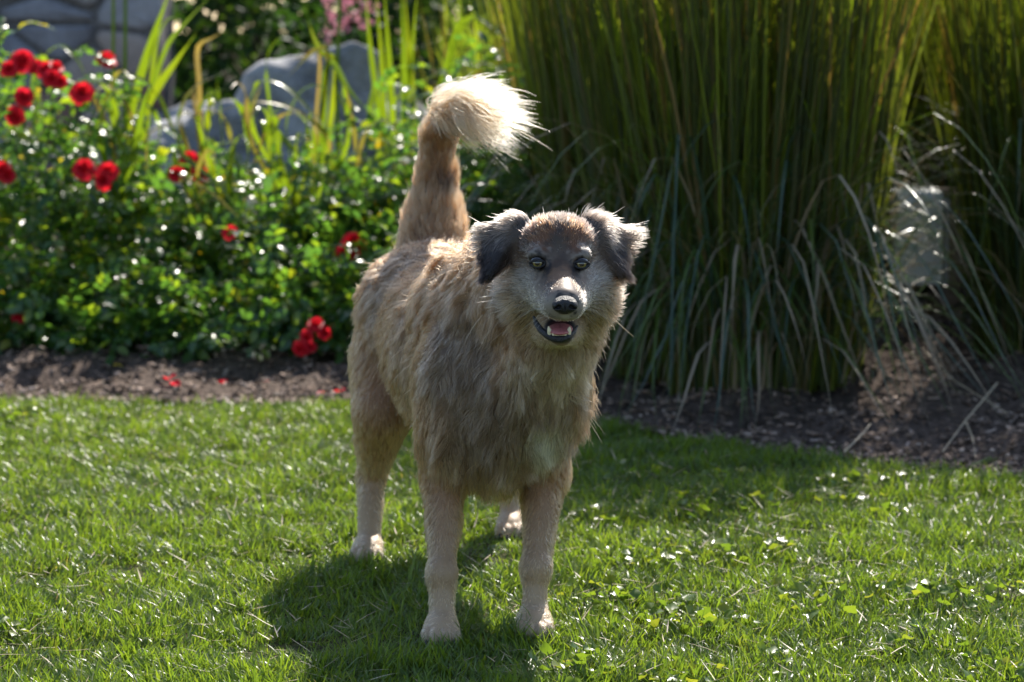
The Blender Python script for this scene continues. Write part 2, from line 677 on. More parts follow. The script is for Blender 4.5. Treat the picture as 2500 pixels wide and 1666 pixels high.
m_rose = leaf_mat('rose_leaf', [(0.0, (0.26, 0.19, 0.02)), (0.06, (0.18, 0.20, 0.018)), (0.20, (0.100, 0.165, 0.022)), (0.50, (0.055, 0.120, 0.030)), (1.0, (0.032, 0.082, 0.034))], (3.2, 3.1, 1.0), 0.50, 0.28, 0.7)
m_stem = plain('green_stem', (0.07, 0.09, 0.03), 0.6)
m_twig = plain('brown_twig', (0.075, 0.050, 0.032), 0.8)
m_petal = leaf_mat('rose_petal', [(0.0, (0.60, 0.012, 0.024)), (0.6, (0.74, 0.024, 0.036)), (1.0, (0.62, 0.018, 0.050))], (1.25, 1.2, 1.2), 0.5, 0.5, 0.3)
m_hip = plain('rose_hip', (0.55, 0.09, 0.015), 0.35)
LEAVES = [pyd('rose_leaf', *compound_leaf(i)) for i in range(6)]
for me_ in LEAVES:
    me_.materials.append(m_rose)
LEAF_NP = [(np.array([v.co for v in me_.vertices]), [tuple(p.vertices) for p in me_.polygons]) for me_ in LEAVES]


def scatter_mesh(name, srcs, pick, M, S, T, mat, parent):
    """many copies of a few small meshes joined into one"""
    Vs, by = [], {}
    off = 0
    for si, (sv, sf) in enumerate(srcs):
        m = pick == si
        k = int(m.sum())
        if not k:
            continue
        v = np.einsum('nij,vj->nvi', M[m], sv) * S[m][:, None, None] + T[m][:, None]
        Vs.append(v.reshape(-1, 3))
        base = off + (np.arange(k) * len(sv))[:, None]
        for sz in (3, 4):
            fs = np.array([f for f in sf if len(f) == sz])
            if len(fs):
                by.setdefault(sz, []).append((base[:, :, None] + fs[None]).reshape(-1, sz))
        off += k * len(sv)
    me = raw_mesh(name, np.concatenate(Vs), [np.concatenate(v) for v in by.values()])
    return mobj(name, me, mat, parent)


def bloom_mesh(seed):
    r = np.random.default_rng(seed)
    parts = []
    for ring, (num, rad, tilt, size) in enumerate(((3, 0.006, 0.15, 0.020), (5, 0.011, 0.45, 0.026), (6, 0.015, 0.85, 0.030), (6, 0.017, 1.25, 0.032))):
        for i in range(num):
            az = 2 * np.pi * (i + 0.5 * (ring % 2)) / num + r.normal(0, 0.15)
            out = np.array((math.cos(az), math.sin(az), 0))
            th = tilt + r.normal(0, 0.12)
            sd = np.array((-math.sin(az), math.cos(az), 0))
            V, F = [], []
            nr_, nc_ = 4, 5
            for a in range(nr_):
                t = a / (nr_ - 1)
                for b in range(nc_):
                    q = (b / (nc_ - 1) - 0.5) * 2
                    wdt = size * 0.62 * math.sin(0.35 + 2.2 * t * 0.75) * q
                    cur = th * (0.4 + 0.8 * t)
                    pos = out * (rad * 0.35 + size * t * math.sin(cur)) + np.array((0, 0, 1.0)) * (size * t * math.cos(cur) - 0.1 * size * ring)
                    pos = pos + sd * wdt - out * (0.30 * size * q * q * (1 - 0.3 * t)) + r.normal(0, 0.0011, 3)
                    V.append(pos)
            for a in range(nr_ - 1):
                for b in range(nc_ - 1):
                    F.append((a * nc_ + b, a * nc_ + b + 1, (a + 1) * nc_ + b + 1, (a + 1) * nc_ + b))
            parts.append((V, F))
    return merge(parts)


BLOOMS = [pyd('bloom', *bloom_mesh(100 + i)) for i in range(4)]
for me_ in BLOOMS:
    me_.materials.append(m_petal)


def rose_bush(cx, cy, h, rx, ry, label, n_leaf, seed, hgt, blooms=(), n_obj=170, low=0.10, group=None):
    r = np.random.default_rng(seed)
    z0 = float(hgt(np.array([cx]), np.array([cy]))[0])
    root = empty('rose_bush', (cx, cy, z0))
    tag(root, label, 'rose bush', group)
    # canes
    nodes = []
    for i in range(16):
        az = r.uniform(0, 6.28)
        el = r.uniform(0.35, 1.0)
        end = np.array((rx * math.cos(az) * (1.05 - 0.75 * el ** 3), ry * math.sin(az) * (1.05 - 0.75 * el ** 3), h * el * r.uniform(0.85, 1.12)))
        st = np.array((0.06 * math.cos(az), 0.06 * math.sin(az), -0.02))
        ctrl = st * 0.5 + end * 0.35 + np.array((0, 0, h * 0.35))
        s = np.linspace(0, 1, 8)[:, None]
        pts = st * (1 - s) ** 2 + 2 * ctrl * s * (1 - s) + end * s * s
        nodes.append(pts)
        v, f = tube(pts, np.linspace(0.005, 0.0018, 8), 5)
        mobj('cane', pyd('cane', v, f), m_stem, root)
    # leaves: on a lumpy shell and along canes
    n = n_leaf
    lump = Noise(0.28, seed + 1)
    u = nrm(r.normal(size=(n, 3)))
    u[:, 2] = np.abs(u[:, 2]) * 1.0 - 0.12
    u[:, 1] -= 0.25
    u = nrm(u)
    rad = np.clip(1.08 - np.abs(r.normal(0, 0.30, n)), 0.25, 1.2)
    T = u * np.array((rx, ry, h * 0.93)) * rad[:, None]
    T *= (1 + 0.18 * lump(T))[:, None]
    k = n // 6
    ci = r.integers(0, len(nodes), k)
    si = r.integers(3, 8, k)
    T[:k] = np.array([nodes[a][b] for a, b in zip(ci, si)]) + r.normal(0, 0.03, (k, 3))
    T[:, 2] = np.maximum(T[:, 2], low * r.uniform(0.4, 1.4, n))
    nz = nrm(u * 0.55 + np.array((0, 0, 0.75)) + r.normal(0, 0.42, (n, 3)))
    hx = nrm(u * np.array((1, 1, 0.1)) + r.normal(0, 0.6, (n, 3)))
    M = np.stack([orient(a, b) for a, b in zip(hx, nz)])
    S = r.uniform(0.8, 1.65, n)
    pick = r.integers(0, 6, n)
    # the leaves on the outside, towards the lawn, are single objects; the inner mass is one part
    front = T @ np.array((0, -1.0, 0.45)) / max(ry, h) + 0.2 * r.normal(size=n)
    order = np.argsort(-front)
    sel = np.zeros(n, bool)
    sel[order[:n_obj]] = True
    for i in np.where(sel)[0]:
        o = bpy.data.objects.new('leaf', LEAVES[pick[i]])
        mw = np.eye(4)
        mw[:3, :3] = M[i] * S[i]
        mw[:3, 3] = T[i]
        o.matrix_local = Matrix(mw.tolist())
        col.objects.link(o)
        o.parent = root
    rest = ~sel
    o = scatter_mesh('foliage', LEAF_NP, pick[rest], M[rest], S[rest], T[rest], m_rose, root)
    o['kind'] = 'stuff'
    for (p, sc, nrmv) in blooms:
        o = bpy.data.objects.new('bloom', BLOOMS[int(r.integers(0, 4))])
        mw = np.eye(4)
        mw[:3, :3] = orient(np.cross(nrmv, (0.3, 0.9, 0.1)), nrmv) * sc
        mw[:3, 3] = np.asarray(p) - np.array((cx, cy, z0))
        o.matrix_local = Matrix(mw.tolist())
        col.objects.link(o)
        o.parent = root
        # its flower stalk
        q = np.asarray(p) - np.array((cx, cy, z0))
        pts = np.array([q * np.array((0.75, 0.75, 0.72)), q * np.array((0.93, 0.95, 0.88)), q - nrm(nrmv) * 0.004])
        v, f = tube(pts, (0.002, 0.0016, 0.0016), 4)
        mobj('flower_stalk', pyd('flower_stalk', v, f), m_stem, root)
    return root


def strap(name, pts, width, mat, parent, fold=0.25, face=None, seg=14, tip=0.35):
    """a long strap leaf following points (world), relative to its parent's location"""
    pts = np.asarray(pts, float)
    n = len(pts)
    # Catmull-Rom through the points
    P = np.concatenate(([2 * pts[0] - pts[1]], pts, [2 * pts[-1] - pts[-2]]))
    t = np.linspace(0, n - 1 - 1e-6, seg)
    i = t.astype(int)
    f = (t - i)[:, None]
    p0, p1, p2, p3 = P[i], P[i + 1], P[i + 2], P[i + 3]
    C = 0.5 * (2 * p1 + (p2 - p0) * f + (2 * p0 - 5 * p1 + 4 * p2 - p3) * f ** 2 + (3 * p1 - p0 - 3 * p2 + p3) * f ** 3)
    tg = nrm(np.gradient(C, axis=0))
    face = np.array((0.25, -0.9, 0.35)) if face is None else np.asarray(face, float)
    sd = nrm(np.cross(tg, face))
    up = np.cross(sd, tg)
    s = np.linspace(0, 1, seg)
    w = width * 0.5 * (0.8 + 0.2 * np.sin(np.pi * s)) * (1 - sstep(1 - tip, 1.02, s))
    off = np.array(parent.location) if parent is not None else 0
    L, Rr, Mid = C + sd * w[:, None] + up * (fold * w)[:, None], C - sd * w[:, None] + up * (fold * w)[:, None], C - up * (fold * 0.3 * w)[:, None]
    V = np.stack((L, Mid, Rr), 1).reshape(-1, 3) - off
    F = []
    for k in range(seg - 1):
        a = 3 * k
        F += [(a, a + 1, a + 4, a + 3), (a + 1, a + 2, a + 5, a + 4)]
    return mobj(name, pyd(name, V, F), mat, parent)


def rock(name, c, r3, seed, mat, label, squash=0.25):
    """a boulder: a sphere cut by planes and roughened"""
    rr = np.random.default_rng(seed)
    f = Field(-np.array(r3) * 1.25, np.array(r3) * 1.25, min(r3) / 24)
    f.apply(Ell((0, 0, 0), r3, k=0.01))
    X = np.stack(np.meshgrid(*f.ax, indexing='ij'), -1).reshape(-1, 3)
    g_ = f.g.reshape(-1).astype(float)
    for i in range(9):
        n_ = nrm(rr.normal(size=3) * np.array((1, 1, 1.1)))
        d_ = (0.66 + 0.22 * rr.random()) * np.linalg.norm(n_ * np.array(r3))
        g_ = np.maximum(g_, X @ n_ - d_)
    g_ = g_ + 0.012 * min(r3) * Noise(min(r3) * 0.3, seed + 5)(X) + 0.06 * min(r3) * Noise(min(r3) * 1.2, seed + 6)(X)
    f.g = g_.reshape(f.n).astype(np.float32)
    V, F = f.mesh()
    o = mobj(name, raw_mesh(name, V, [F]), mat)
    o.location = c
    tag(o, label, 'boulder')
    return o


def rock_mat(name, a, b, scale=6):
    m, nt, out = new_mat(name)
    p = nd(nt, 'ShaderNodeBsdfPrincipled')
    tc = nd(nt, 'ShaderNodeTexCoord')
    n1 = nd(nt, 'ShaderNodeTexNoise', Scale=float(scale), Detail=8.0, Roughness=0.65)
    nt.links.new(tc.outputs['Object'], n1.inputs['Vector'])
    nt.links.new(ramp(nt, n1.outputs[0], [(0.3, a), (0.72, b)]), p.inputs['Base Color'])
    n2 = nd(nt, 'ShaderNodeTexNoise', Scale=float(scale * 6), Detail=6.0)
    nt.links.new(tc.outputs['Object'], n2.inputs['Vector'])
    bp = nd(nt, 'ShaderNodeBump', Strength=0.6, Distance=0.02)
    nt.links.new(n2.outputs[0], bp.inputs['Height'])
    nt.links.new(bp.outputs[0], p.inputs['Normal'])
    p.inputs['Roughness'].default_value = 0.85
    nt.links.new(p.outputs[0], out.inputs[0])
    return m


def build_wall():
    root = empty('stone_wall', (-2.9, 13.0, 0))
    tag(root, 'grey fieldstone garden wall behind the tall rose bush', 'wall')
    r = np.random.default_rng(5)
    mort = plain('mortar', (0.13, 0.125, 0.125), 0.95, 0.1, noise=0.3, scale=30, bump=0.5)
    x0, x1, H = -2.6, 1.02, 2.3
    v = [(x0, 0.10, -0.1), (x1, 0.10, -0.1), (x1, 0.55, -0.1), (x0, 0.55, -0.1), (x0, 0.10, H), (x1, 0.10, H), (x1, 0.55, H), (x0, 0.55, H)]
    mobj('mortar_core', pyd('mortar_core', v, [(0, 1, 5, 4), (1, 2, 6, 5), (2, 3, 7, 6), (3, 0, 4, 7), (4, 5, 6, 7), (0, 3, 2, 1)], False), mort, root)
    mats = [rock_mat('wall_stone_grey', (0.21, 0.21, 0.225), (0.37, 0.37, 0.39), 9), rock_mat('wall_stone_slate', (0.15, 0.15, 0.17), (0.28, 0.285, 0.315), 9),
            rock_mat('wall_stone_tan', (0.26, 0.215, 0.19), (0.40, 0.335, 0.295), 9), rock_mat('wall_stone_red', (0.17, 0.10, 0.085), (0.25, 0.15, 0.125), 9)]
    # irregular stones: cells around jittered seeds, drawn in from their joints
    sx, sz = 0.40, 0.19
    seeds = []
    for b in range(int(H / sz) + 3):
        for a in range(int((x1 - x0) / sx) + 3):
            seeds.append((x0 + (a - 0.5 + 0.5 * (b % 2)) * sx + r.normal(0, 0.26) * sx, (b - 0.5) * sz + r.normal(0, 0.24) * sz))
    seeds = np.array(seeds)

    def clip(poly, n_, d_):
        out = []
        for k in range(len(poly)):
            p, q = poly[k], poly[(k + 1) % len(poly)]
            dp, dq = p @ n_ - d_, q @ n_ - d_
            if dp <= 0:
                out.append(p)
            if (dp < 0) != (dq < 0):
                out.append(p + (q - p) * (dp / (dp - dq)))
        return out
    for k, s_ in enumerate(seeds):
        poly = [np.array(v) for v in ((x0, 0.0), (x1, 0.0), (x1, H), (x0, H))]
        near = np.argsort(((seeds - s_) ** 2).sum(1))[1:16]
        for m_ in near:
            n_ = seeds[m_] - s_
            n_ = n_ * np.array((1.0, 1.4))
            ln_ = np.linalg.norm(n_)
            mid = (seeds[m_] + s_) / 2
            poly = clip(poly, n_ / ln_, mid @ (n_ / ln_) - 0.013)
            if len(poly) < 3:
                break
        if len(poly) < 3:
            continue
        P_ = np.array(poly)
        c_ = P_.mean(0)
        if np.linalg.norm(P_ - c_, axis=1).max() < 0.06:
            continue
        # resample the outline and round its corners
        ring = []
        for a in range(len(P_)):
            p, q = P_[a], P_[(a + 1) % len(P_)]
            ring += [p * 0.86 + q * 0.14, (p + q) / 2, p * 0.14 + q * 0.86]
        ring = np.array(ring)
        V, F = [], []
        bul = r.uniform(0.03, 0.08)
        m = len(ring)
        for sc, dep in ((1.0, 0.0), (0.97, 0.55), (0.84, 0.9), (0.5, 1.0)):
            for p in ring:
                q = c_ + (p - c_) * sc
                V.append((q[0], 0.102 - bul * dep + (r.normal(0, 0.005) if sc < 1 else 0), q[1]))
        V.append((c_[0], 0.102 - bul * 1.02, c_[1]))
        for lv in range(3):
            for a in range(m):
                F.append((lv * m + a, lv * m + (a + 1) % m, (lv + 1) * m + (a + 1) % m, (lv + 1) * m + a))
        for a in range(m):
            F.append((3 * m + a, 3 * m + (a + 1) % m, 4 * m))
        mobj('stone', pyd('stone', V, F), mats[r.choice(4, p=(0.46, 0.30, 0.18, 0.06))], root)


def leafy_shrub(name, label, cat, c, r3, n, mat, seed, size=0.06, group=None, flowers=None):
    """a dense shrub of simple leaves round a branching stem"""
    r = np.random.default_rng(seed)
    root = empty(name, (c[0], c[1], 0))
    tag(root, label, cat, group)
    srcs = []
    for i in range(4):
        v, f = leaflet(np.zeros(3), np.array((1, 0, 0.0)), np.array((0, 0, 1.0)), 1.0, r.uniform(0.45, 0.62), 0.3, r.uniform(0.05, 0.35))
        srcs.append((np.array(v), f))
    lump = Noise(max(r3) * 0.6, seed + 1)
    u = nrm(r.normal(size=(n, 3)))
    rad = np.clip(1 - np.abs(r.normal(0, 0.25, n)), 0.2, 1.05)
    T = u * np.array(r3) * rad[:, None]
    T *= (1 + 0.20 * lump(T))[:, None]
    T += np.array((0, 0, c[2]))
    T[:, 2] = np.maximum(T[:, 2], 0.03)
    nz = nrm(u * 0.6 + np.array((0, 0, 0.6)) + r.normal(0, 0.45, (n, 3)))
    hx = nrm(u + r.normal(0, 0.7, (n, 3)))
    M = np.stack([orient(a, b) for a, b in zip(hx, nz)])
    o = scatter_mesh('foliage', srcs, r.integers(0, 4, n), M, size * r.uniform(0.6, 1.3, n), T, mat, root)
    o['kind'] = 'stuff'
    for i in range(7):
        az = r.uniform(0, 6.28)
        e = np.array((r3[0] * 0.7 * math.cos(az), r3[1] * 0.7 * math.sin(az), c[2] + r3[2] * r.uniform(0.1, 0.6)))
        v, f = tube([(0, 0, -0.05), e * np.array((0.3, 0.3, 0.6)), e], (0.02, 0.013, 0.005), 5)
        mobj('branch', pyd('branch', v, f), m_twig, root)
    return root


def reed_clump(cx, cy, hgt, seed, label, n_stem, n_arch, h=1.9, rad=0.20, front=True, group='reed grass clumps along the bed', arch_h=0.75):
    r = np.random.default_rng(seed)
    z0 = float(hgt(np.array([cx]), np.array([cy]))[0])
    root = empty('reed_grass', (cx, cy, z0))
    tag(root, label, 'ornamental grass', group)
    # upright stems and leaves
    n = int(n_stem * 0.72)
    a = r.uniform(0, 6.28, n)
    q = rad * np.sqrt(r.random(n))
    B = np.stack((q * np.cos(a), q * np.sin(a), np.full(n, -0.02)), 1)
    az = a + r.normal(0, 0.7, n)
    lean = np.abs(r.normal(0.03, 0.045, n)) + 0.07 * q / rad
    V, qd, t = blades(B, az, lean, h * r.uniform(0.65, 1.12, n), r.uniform(0.0045, 0.0105, n), np.abs(r.normal(0.07, 0.10, n)), seg=4, twist=r.uniform(0, 6.28, n))
    o = mobj('stems', raw_mesh('stems', V, [qd, t]), M_REED, root)
    o['kind'] = 'stuff'
    # finer arching leaves from the clump, as one mass
    n = n_stem // 3
    a = r.uniform(0, 6.28, n)
    q = rad * np.sqrt(r.random(n))
    B = np.stack((q * np.cos(a), q * np.sin(a), r.uniform(0, 0.5, n)), 1)
    V, qd, t = blades(B, a + r.normal(0, 0.5, n), r.uniform(0.1, 0.5, n), r.uniform(0.3, 0.75, n), r.uniform(0.004, 0.007, n), r.uniform(0.6, 2.4, n), seg=6, twist=a + np.pi / 2 + r.normal(0, 0.4, n))
    o = mobj('arching_leaves', raw_mesh('arching_leaves', V, [qd, t]), M_ARCH, root)
    o['kind'] = 'stuff'
    # flag leaves along the stems
    n = int(n_stem * 0.55)
    a = r.uniform(0, 6.28, n)
    q = rad * r.uniform(0.5, 1.25, n)
    B = np.stack((q * np.cos(a), q * np.sin(a), r.uniform(0.3, 0.9, n) * h), 1)
    V, qd, t = blades(B, a + r.normal(0, 0.8, n), np.abs(r.normal(0.12, 0.16, n)), r.uniform(0.08, 0.26, n), r.uniform(0.008, 0.016, n), r.uniform(0.0, 0.9, n), seg=4, twist=r.uniform(0, 6.28, n))
    o = mobj('flag_leaves', raw_mesh('flag_leaves', V, [qd, t]), M_FLAG, root)
    o['kind'] = 'stuff'
    # single arching blades towards the lawn
    for i in range(n_arch):
        a = r.uniform(-math.pi * 0.95, -math.pi * 0.05) if front else r.uniform(0, 6.28)
        d = np.array((math.cos(a), math.sin(a), 0))
        b = np.array((cx, cy, z0)) + d * rad * r.uniform(0.5, 1.0)
        hh = arch_h * r.uniform(0.45, 1.15)
        reach = r.uniform(0.25, 0.85)
        side = np.array((-d[1], d[0], 0)) * r.normal(0, 0.06)
        fall = r.uniform(0.15, 1.15)
        pts = [b, b + d * 0.06 + (0, 0, hh * 0.55), b + d * reach * 0.45 + side * 0.5 + (0, 0, hh * 0.95), b + d * reach * 0.8 + side + (0, 0, hh * (0.95 - 0.35 * fall)),
               b + d * reach * (1.0 + 0.1 * fall) + side * 1.6 + (0, 0, max(0.03, hh * (0.82 - 0.85 * fall)))]
        m = (M_BLADE_G, M_BLADE_B, M_BLADE_D)[int(r.choice(3, p=(0.42, 0.33, 0.25)))]
        if front and i % 2 == 0 and n_arch > 30:      # spent leaves trailing down over the mulch
            rc_ = r.uniform(0.45, 0.85)
            q_ = b + d * rc_ + side * 2
            gz = float(hgt(np.array([q_[0]]), np.array([q_[1]]))[0])
            pts = [b, b + d * 0.05 + (0, 0, hh * 0.5), b + d * rc_ * 0.5 + side + (0, 0, hh * 0.62), b + d * rc_ * 0.82 + side * 1.5 + (0, 0, hh * 0.25), np.array((q_[0], q_[1], gz + 0.012))]
        strap('blade', pts, r.uniform(0.006, 0.012), m, root, 0.3, face=nrm(np.array((0, 0, 1.0)) - d * 0.5), seg=12, tip=0.5)
    return root


M_REED = leaf_mat('reed_stem', [(0.0, (0.22, 0.15, 0.06)), (0.10, (0.12, 0.080, 0.028)), (0.16, (0.055, 0.062, 0.017)), (0.55, (0.038, 0.058, 0.013)), (0.78, (0.085, 0.110, 0.016)), (1.0, (0.16, 0.20, 0.022))], (3.4, 3.2, 1.1), 0.36, 0.42, 0.45)  # bright end of the ramp puts sunlit flecks into the stem colour
M_FLAG = leaf_mat('reed_flag_leaf', [(0.0, (0.24, 0.16, 0.06)), (0.08, (0.13, 0.16, 0.02)), (0.5, (0.085, 0.140, 0.016)), (1.0, (0.15, 0.20, 0.02))], (3.2, 3.0, 0.9), 0.55, 0.35, 0.5)  # lime brighter than the stems, so sunlit flecks are partly painted in
M_ARCH = leaf_mat('reed_leaf', [(0.0, (0.30, 0.24, 0.15)), (0.28, (0.16, 0.14, 0.07)), (0.38, (0.060, 0.095, 0.030)), (1.0, (0.048, 0.085, 0.034))], (2.2, 2.4, 1.1), 0.30, 0.32, 0.5)
M_BLADE_G = leaf_mat('green_blade', [(0, (0.055, 0.10, 0.022)), (1, (0.08, 0.12, 0.02))], (2.6, 2.6, 1.0), 0.32, 0.30, 0.5, 'object')
M_BLADE_B = leaf_mat('bluish_blade', [(0, (0.040, 0.075, 0.050)), (1, (0.06, 0.095, 0.055))], (1.6, 1.9, 1.0), 0.25, 0.30, 0.5, 'object')
M_BLADE_D = leaf_mat('dry_blade', [(0, (0.26, 0.20, 0.13)), (1, (0.34, 0.28, 0.19))], (1.2, 1.1, 0.9), 0.25, 0.5, 0.4, 'object')
M_STRAP = leaf_mat('strap_leaf', [(0, (0.075, 0.13, 0.016)), (0.6, (0.10, 0.15, 0.014)), (1, (0.14, 0.17, 0.018))], (3.0, 2.8, 0.8), 0.42, 0.26, 0.55, 'object', 4.0)
M_STRAP_Y = leaf_mat('yellowing_strap_leaf', [(0, (0.20, 0.20, 0.03)), (0.6, (0.32, 0.25, 0.05)), (1, (0.34, 0.22, 0.09))], (1.5, 1.5, 1.0), 0.35, 0.35, 0.5, 'object', 4.0)


def build_garden():
    build_lawn()
    hgt = build_bed()
    build_wall()
    # ------------------------------------------------ boulders
    gm = rock_mat('granite', (0.07, 0.07, 0.078), (0.42, 0.41, 0.40), 4)
    rock('boulder', (-0.80, 10.7, 0.24), (0.60, 0.42, 0.80), 12, gm, 'big grey granite boulder with sunlit top rising behind the roses')
    rock('boulder', (-1.30, 10.5, 0.28), (0.40, 0.36, 0.52), 8, gm, 'lower pale boulder leaning against the big granite boulder')
    # ------------------------------------------------ roses
    up = np.array((0, 0, 1.0))

    def bl(px, py, Y, s=1.0, n=None):
        v = nrm(np.array((0.1, -0.75, 0.6)) if n is None else np.asarray(n, float))
        return (at(px, py, Y), s, v)
    X = lambda px, Y: at(px, 500, Y)[0]
    rose_bush(X(70, 8.75), 8.75, 0.98, 0.46, 0.50, 'tall rose bush crowned with red blooms in front of the stone wall', 1150, 1, hgt,
              [bl(55, 148, 8.40, 1.25), bl(22, 168, 8.36, 0.9), bl(88, 163, 8.42, 0.9, (-.2, -.6, .8)), bl(112, 170, 8.38, 1.0), bl(136, 165, 8.38, 0.9, (.5, -.5, .8)), bl(128, 190, 8.34, 1.0), bl(148, 198, 8.34, 0.8, (.6, -.6, .3)), bl(260, 145, 8.55, 1.1, (.3, -.4, .9)),
               bl(200, 225, 8.30, 1.25), bl(58, 236, 8.28, 0.95, (0, -1, .1)), bl(36, 284, 8.28, 0.95, (0, -1, -.1)), bl(4, 415, 8.22, 1.0), bl(18, 428, 8.22, .8), bl(205, 412, 8.25, 1.15), bl(262, 420, 8.22, 1.2), bl(252, 440, 8.20, 1.0, (-.4, -.8, .2)), bl(48, 772, 8.0, 0.8)], 240)
    rose_bush(X(-330, 8.8), 8.8, 0.95, 0.50, 0.50, 'leafy rose bush at the far end of the bed by the stone wall', 600, 2, hgt, [bl(-200, 240, 8.4), bl(-300, 330, 8.35)], 60)
    rose_bush(X(355, 8.85), 8.85, 0.56, 0.42, 0.48, 'rose bush growing through the upright strap leaves', 900, 3, hgt,
              [bl(462, 392, 8.5, 1.1), bl(432, 425, 8.42, .9), bl(490, 425, 8.45, 1.0, (.6, -.6, .3)), bl(562, 566, 8.15, .8)], 220)
    rose_bush(X(625, 8.85), 8.85, 0.44, 0.42, 0.48, 'low spreading rose bush in front of the big boulder', 850, 4, hgt, [], 220)
    rose_bush(X(865, 8.75), 8.75, 0.53, 0.40, 0.46, 'rose bush with a red cluster low beside the dog', 900, 5, hgt,
              [bl(862, 590, 8.12, 1.1), bl(878, 598, 8.12, .9, (.6, -.6, .3)), bl(846, 612, 8.10, 1.0), bl(838, 622, 8.09, .8, (-.5, -.8, 0))], 220)
    rose_bush(X(1110, 9.0), 9.0, 0.80, 0.46, 0.46, 'rose bush behind the raised tail', 950, 6, hgt, [bl(1165, 205, 8.75, .7), bl(1340, 345, 8.65, .6), bl(1368, 350, 8.65, .7), bl(1338, 372, 8.63, .5)], 200)
    rose_bush(X(1340, 9.1), 9.0, 0.78, 0.40, 0.42, 'rose bush half hidden in the reed grass', 700, 7, hgt, [bl(1510, 320, 8.7, .5)], 120)
    rose_bush(X(465, 8.15), 8.15, 0.26, 0.30, 0.26, 'low rose shoots sprawling over bare mulch', 300, 8, hgt, [], 120, low=0.06)
    rose_bush(X(800, 8.10), 8.10, 0.30, 0.34, 0.28, 'low rose shoots carrying a bright red cluster above the mulch', 380, 9, hgt,
              [bl(772, 792, 7.72, .85, (.1, -.5, .8)), bl(792, 812, 7.72, .7, (.5, -.7, .3)), bl(748, 822, 7.70, .7, (-.3, -.9, .1)), bl(735, 852, 7.69, .8, (-.1, -1, -.3)), bl(760, 848, 7.70, .55)], 150, low=0.06)
    rose_bush(X(130, 8.2), 8.2, 0.30, 0.48, 0.26, 'low dark rose growth under the tall bush', 420, 10, hgt, [], 130, low=0.06)
    # ------------------------------------------------ strap-leaved clumps (day lilies)
    def lily(px, Y, label):
        b = at(px, 500, Y)
        e = empty('day_lily', (b[0], Y, float(hgt(np.array([b[0]]), np.array([Y]))[0])))
        return tag(e, label, 'day lily')

    def lf(root, pts, w, m=None, **k):
        base = np.array(root.location) + np.array((RNG.normal(0, 0.03), RNG.normal(0, 0.03), 0))
        first = at(*pts[0])
        mid = base * 0.5 + first * 0.5 + np.array((0, 0, 0.05))
        strap('leaf', [base, mid] + [at(*p) for p in pts], w * (0.62 if m is M_STRAP_Y else 0.8), m or M_STRAP, root, seg=20, **k)
    A = lily(315, 9.05, 'clump of tall upright strap leaves among the roses by the stone wall')
    lf(A, [(318, 300, 9.0), (345, 180, 8.98), (385, 60, 8.95), (425, -50, 8.93)], 0.040)
    lf(A, [(330, 330, 8.85), (375, 230, 8.8), (430, 150, 8.75), (480, 80, 8.72)], 0.038)
    lf(A, [(350, 300, 8.9), (400, 130, 8.9), (450, 60, 8.88), (525, -20, 8.88)], 0.022, face=(0.4, -0.6, 0.7))
    lf(A, [(372, 200, 9.0), (385, 100, 8.98), (415, 46, 8.9), (440, 60, 8.85)], 0.034, face=(-0.4, -0.7, 0.6))
    lf(A, [(360, 280, 9.1), (388, 170, 9.1), (410, 90, 9.1)], 0.022)
    for x in (276, 305):
        base = at(x, 500, 9.0)
        v, f = tube([base - np.array(A.location), at(x, 250, 9.0) - np.array(A.location), at(x + 1, 0, 9.0) - np.array(A.location), at(x + 2, -90, 9.0) - np.array(A.location)], (0.008, 0.008, 0.007, 0.006), 6)
        mobj('flower_stalk', pyd('flower_stalk', v, f), M_STRAP, A)
    lf(A, [(300, 470, 8.55), (330, 360, 8.5), (352, 250, 8.45), (380, 190, 8.45)], 0.030)
    lf(A, [(300, 430, 8.7), (288, 330, 8.7), (262, 260, 8.7), (240, 235, 8.7)], 0.026, face=(-0.4, -0.6, 0.7))
    lf(A, [(86, 230, 9.2), (110, 140, 9.2), (150, 112, 9.15), (190, 150, 9.1), (210, 190, 9.1)], 0.030, face=(0, -0.4, 0.9))
    B_ = lily(560, 9.2, 'sprawling clump of yellowing strap leaves beside the pale boulder')
    lf(B_, [(490, 330, 8.9), (486, 210, 8.85), (482, 120, 8.85), (515, 95, 8.8), (545, 78, 8.8)], 0.030, M_STRAP_Y)
    lf(B_, [(472, 230, 8.75), (480, 280, 8.7), (505, 345, 8.65)], 0.022, M_STRAP_Y)
    lf(B_, [(480, 440, 8.4), (500, 375, 8.35), (520, 370, 8.35), (525, 400, 8.35)], 0.022, M_STRAP_Y)
    lf(B_, [(420, 370, 8.5), (470, 400, 8.4), (540, 460, 8.3), (610, 555, 8.2)], 0.026)
    lf(B_, [(440, 440, 8.35), (500, 460, 8.3), (560, 510, 8.25), (615, 560, 8.2)], 0.022, M_STRAP_Y)
    C_ = lily(760, 9.3, 'clump of bent strap leaves arching in front of the big boulder')
    lf(C_, [(650, 170, 9.1), (690, 85, 9.0), (745, 65, 9.0)], 0.016, face=(0, -0.4, 0.9))
    lf(C_, [(820, 170, 9.0), (785, 130, 8.95), (765, 90, 8.95), (752, 50, 8.95)], 0.028)
    lf(C_, [(800, 150, 8.9), (770, 125, 8.85), (700, 190, 8.8)], 0.026, M_STRAP_Y)
    lf(C_, [(780, 140, 9.0), (740, 142, 8.95), (697, 143, 8.9)], 0.020, M_STRAP_Y)
    lf(C_, [(610, 300, 8.8), (625, 215, 8.75), (645, 198, 8.7), (700, 215, 8.7), (770, 285, 8.65), (815, 330, 8.6)], 0.034, face=(0, -0.3, 1))
    lf(C_, [(610, 340, 8.7), (618, 260, 8.7), (642, 200, 8.7)], 0.026, M_STRAP_Y)
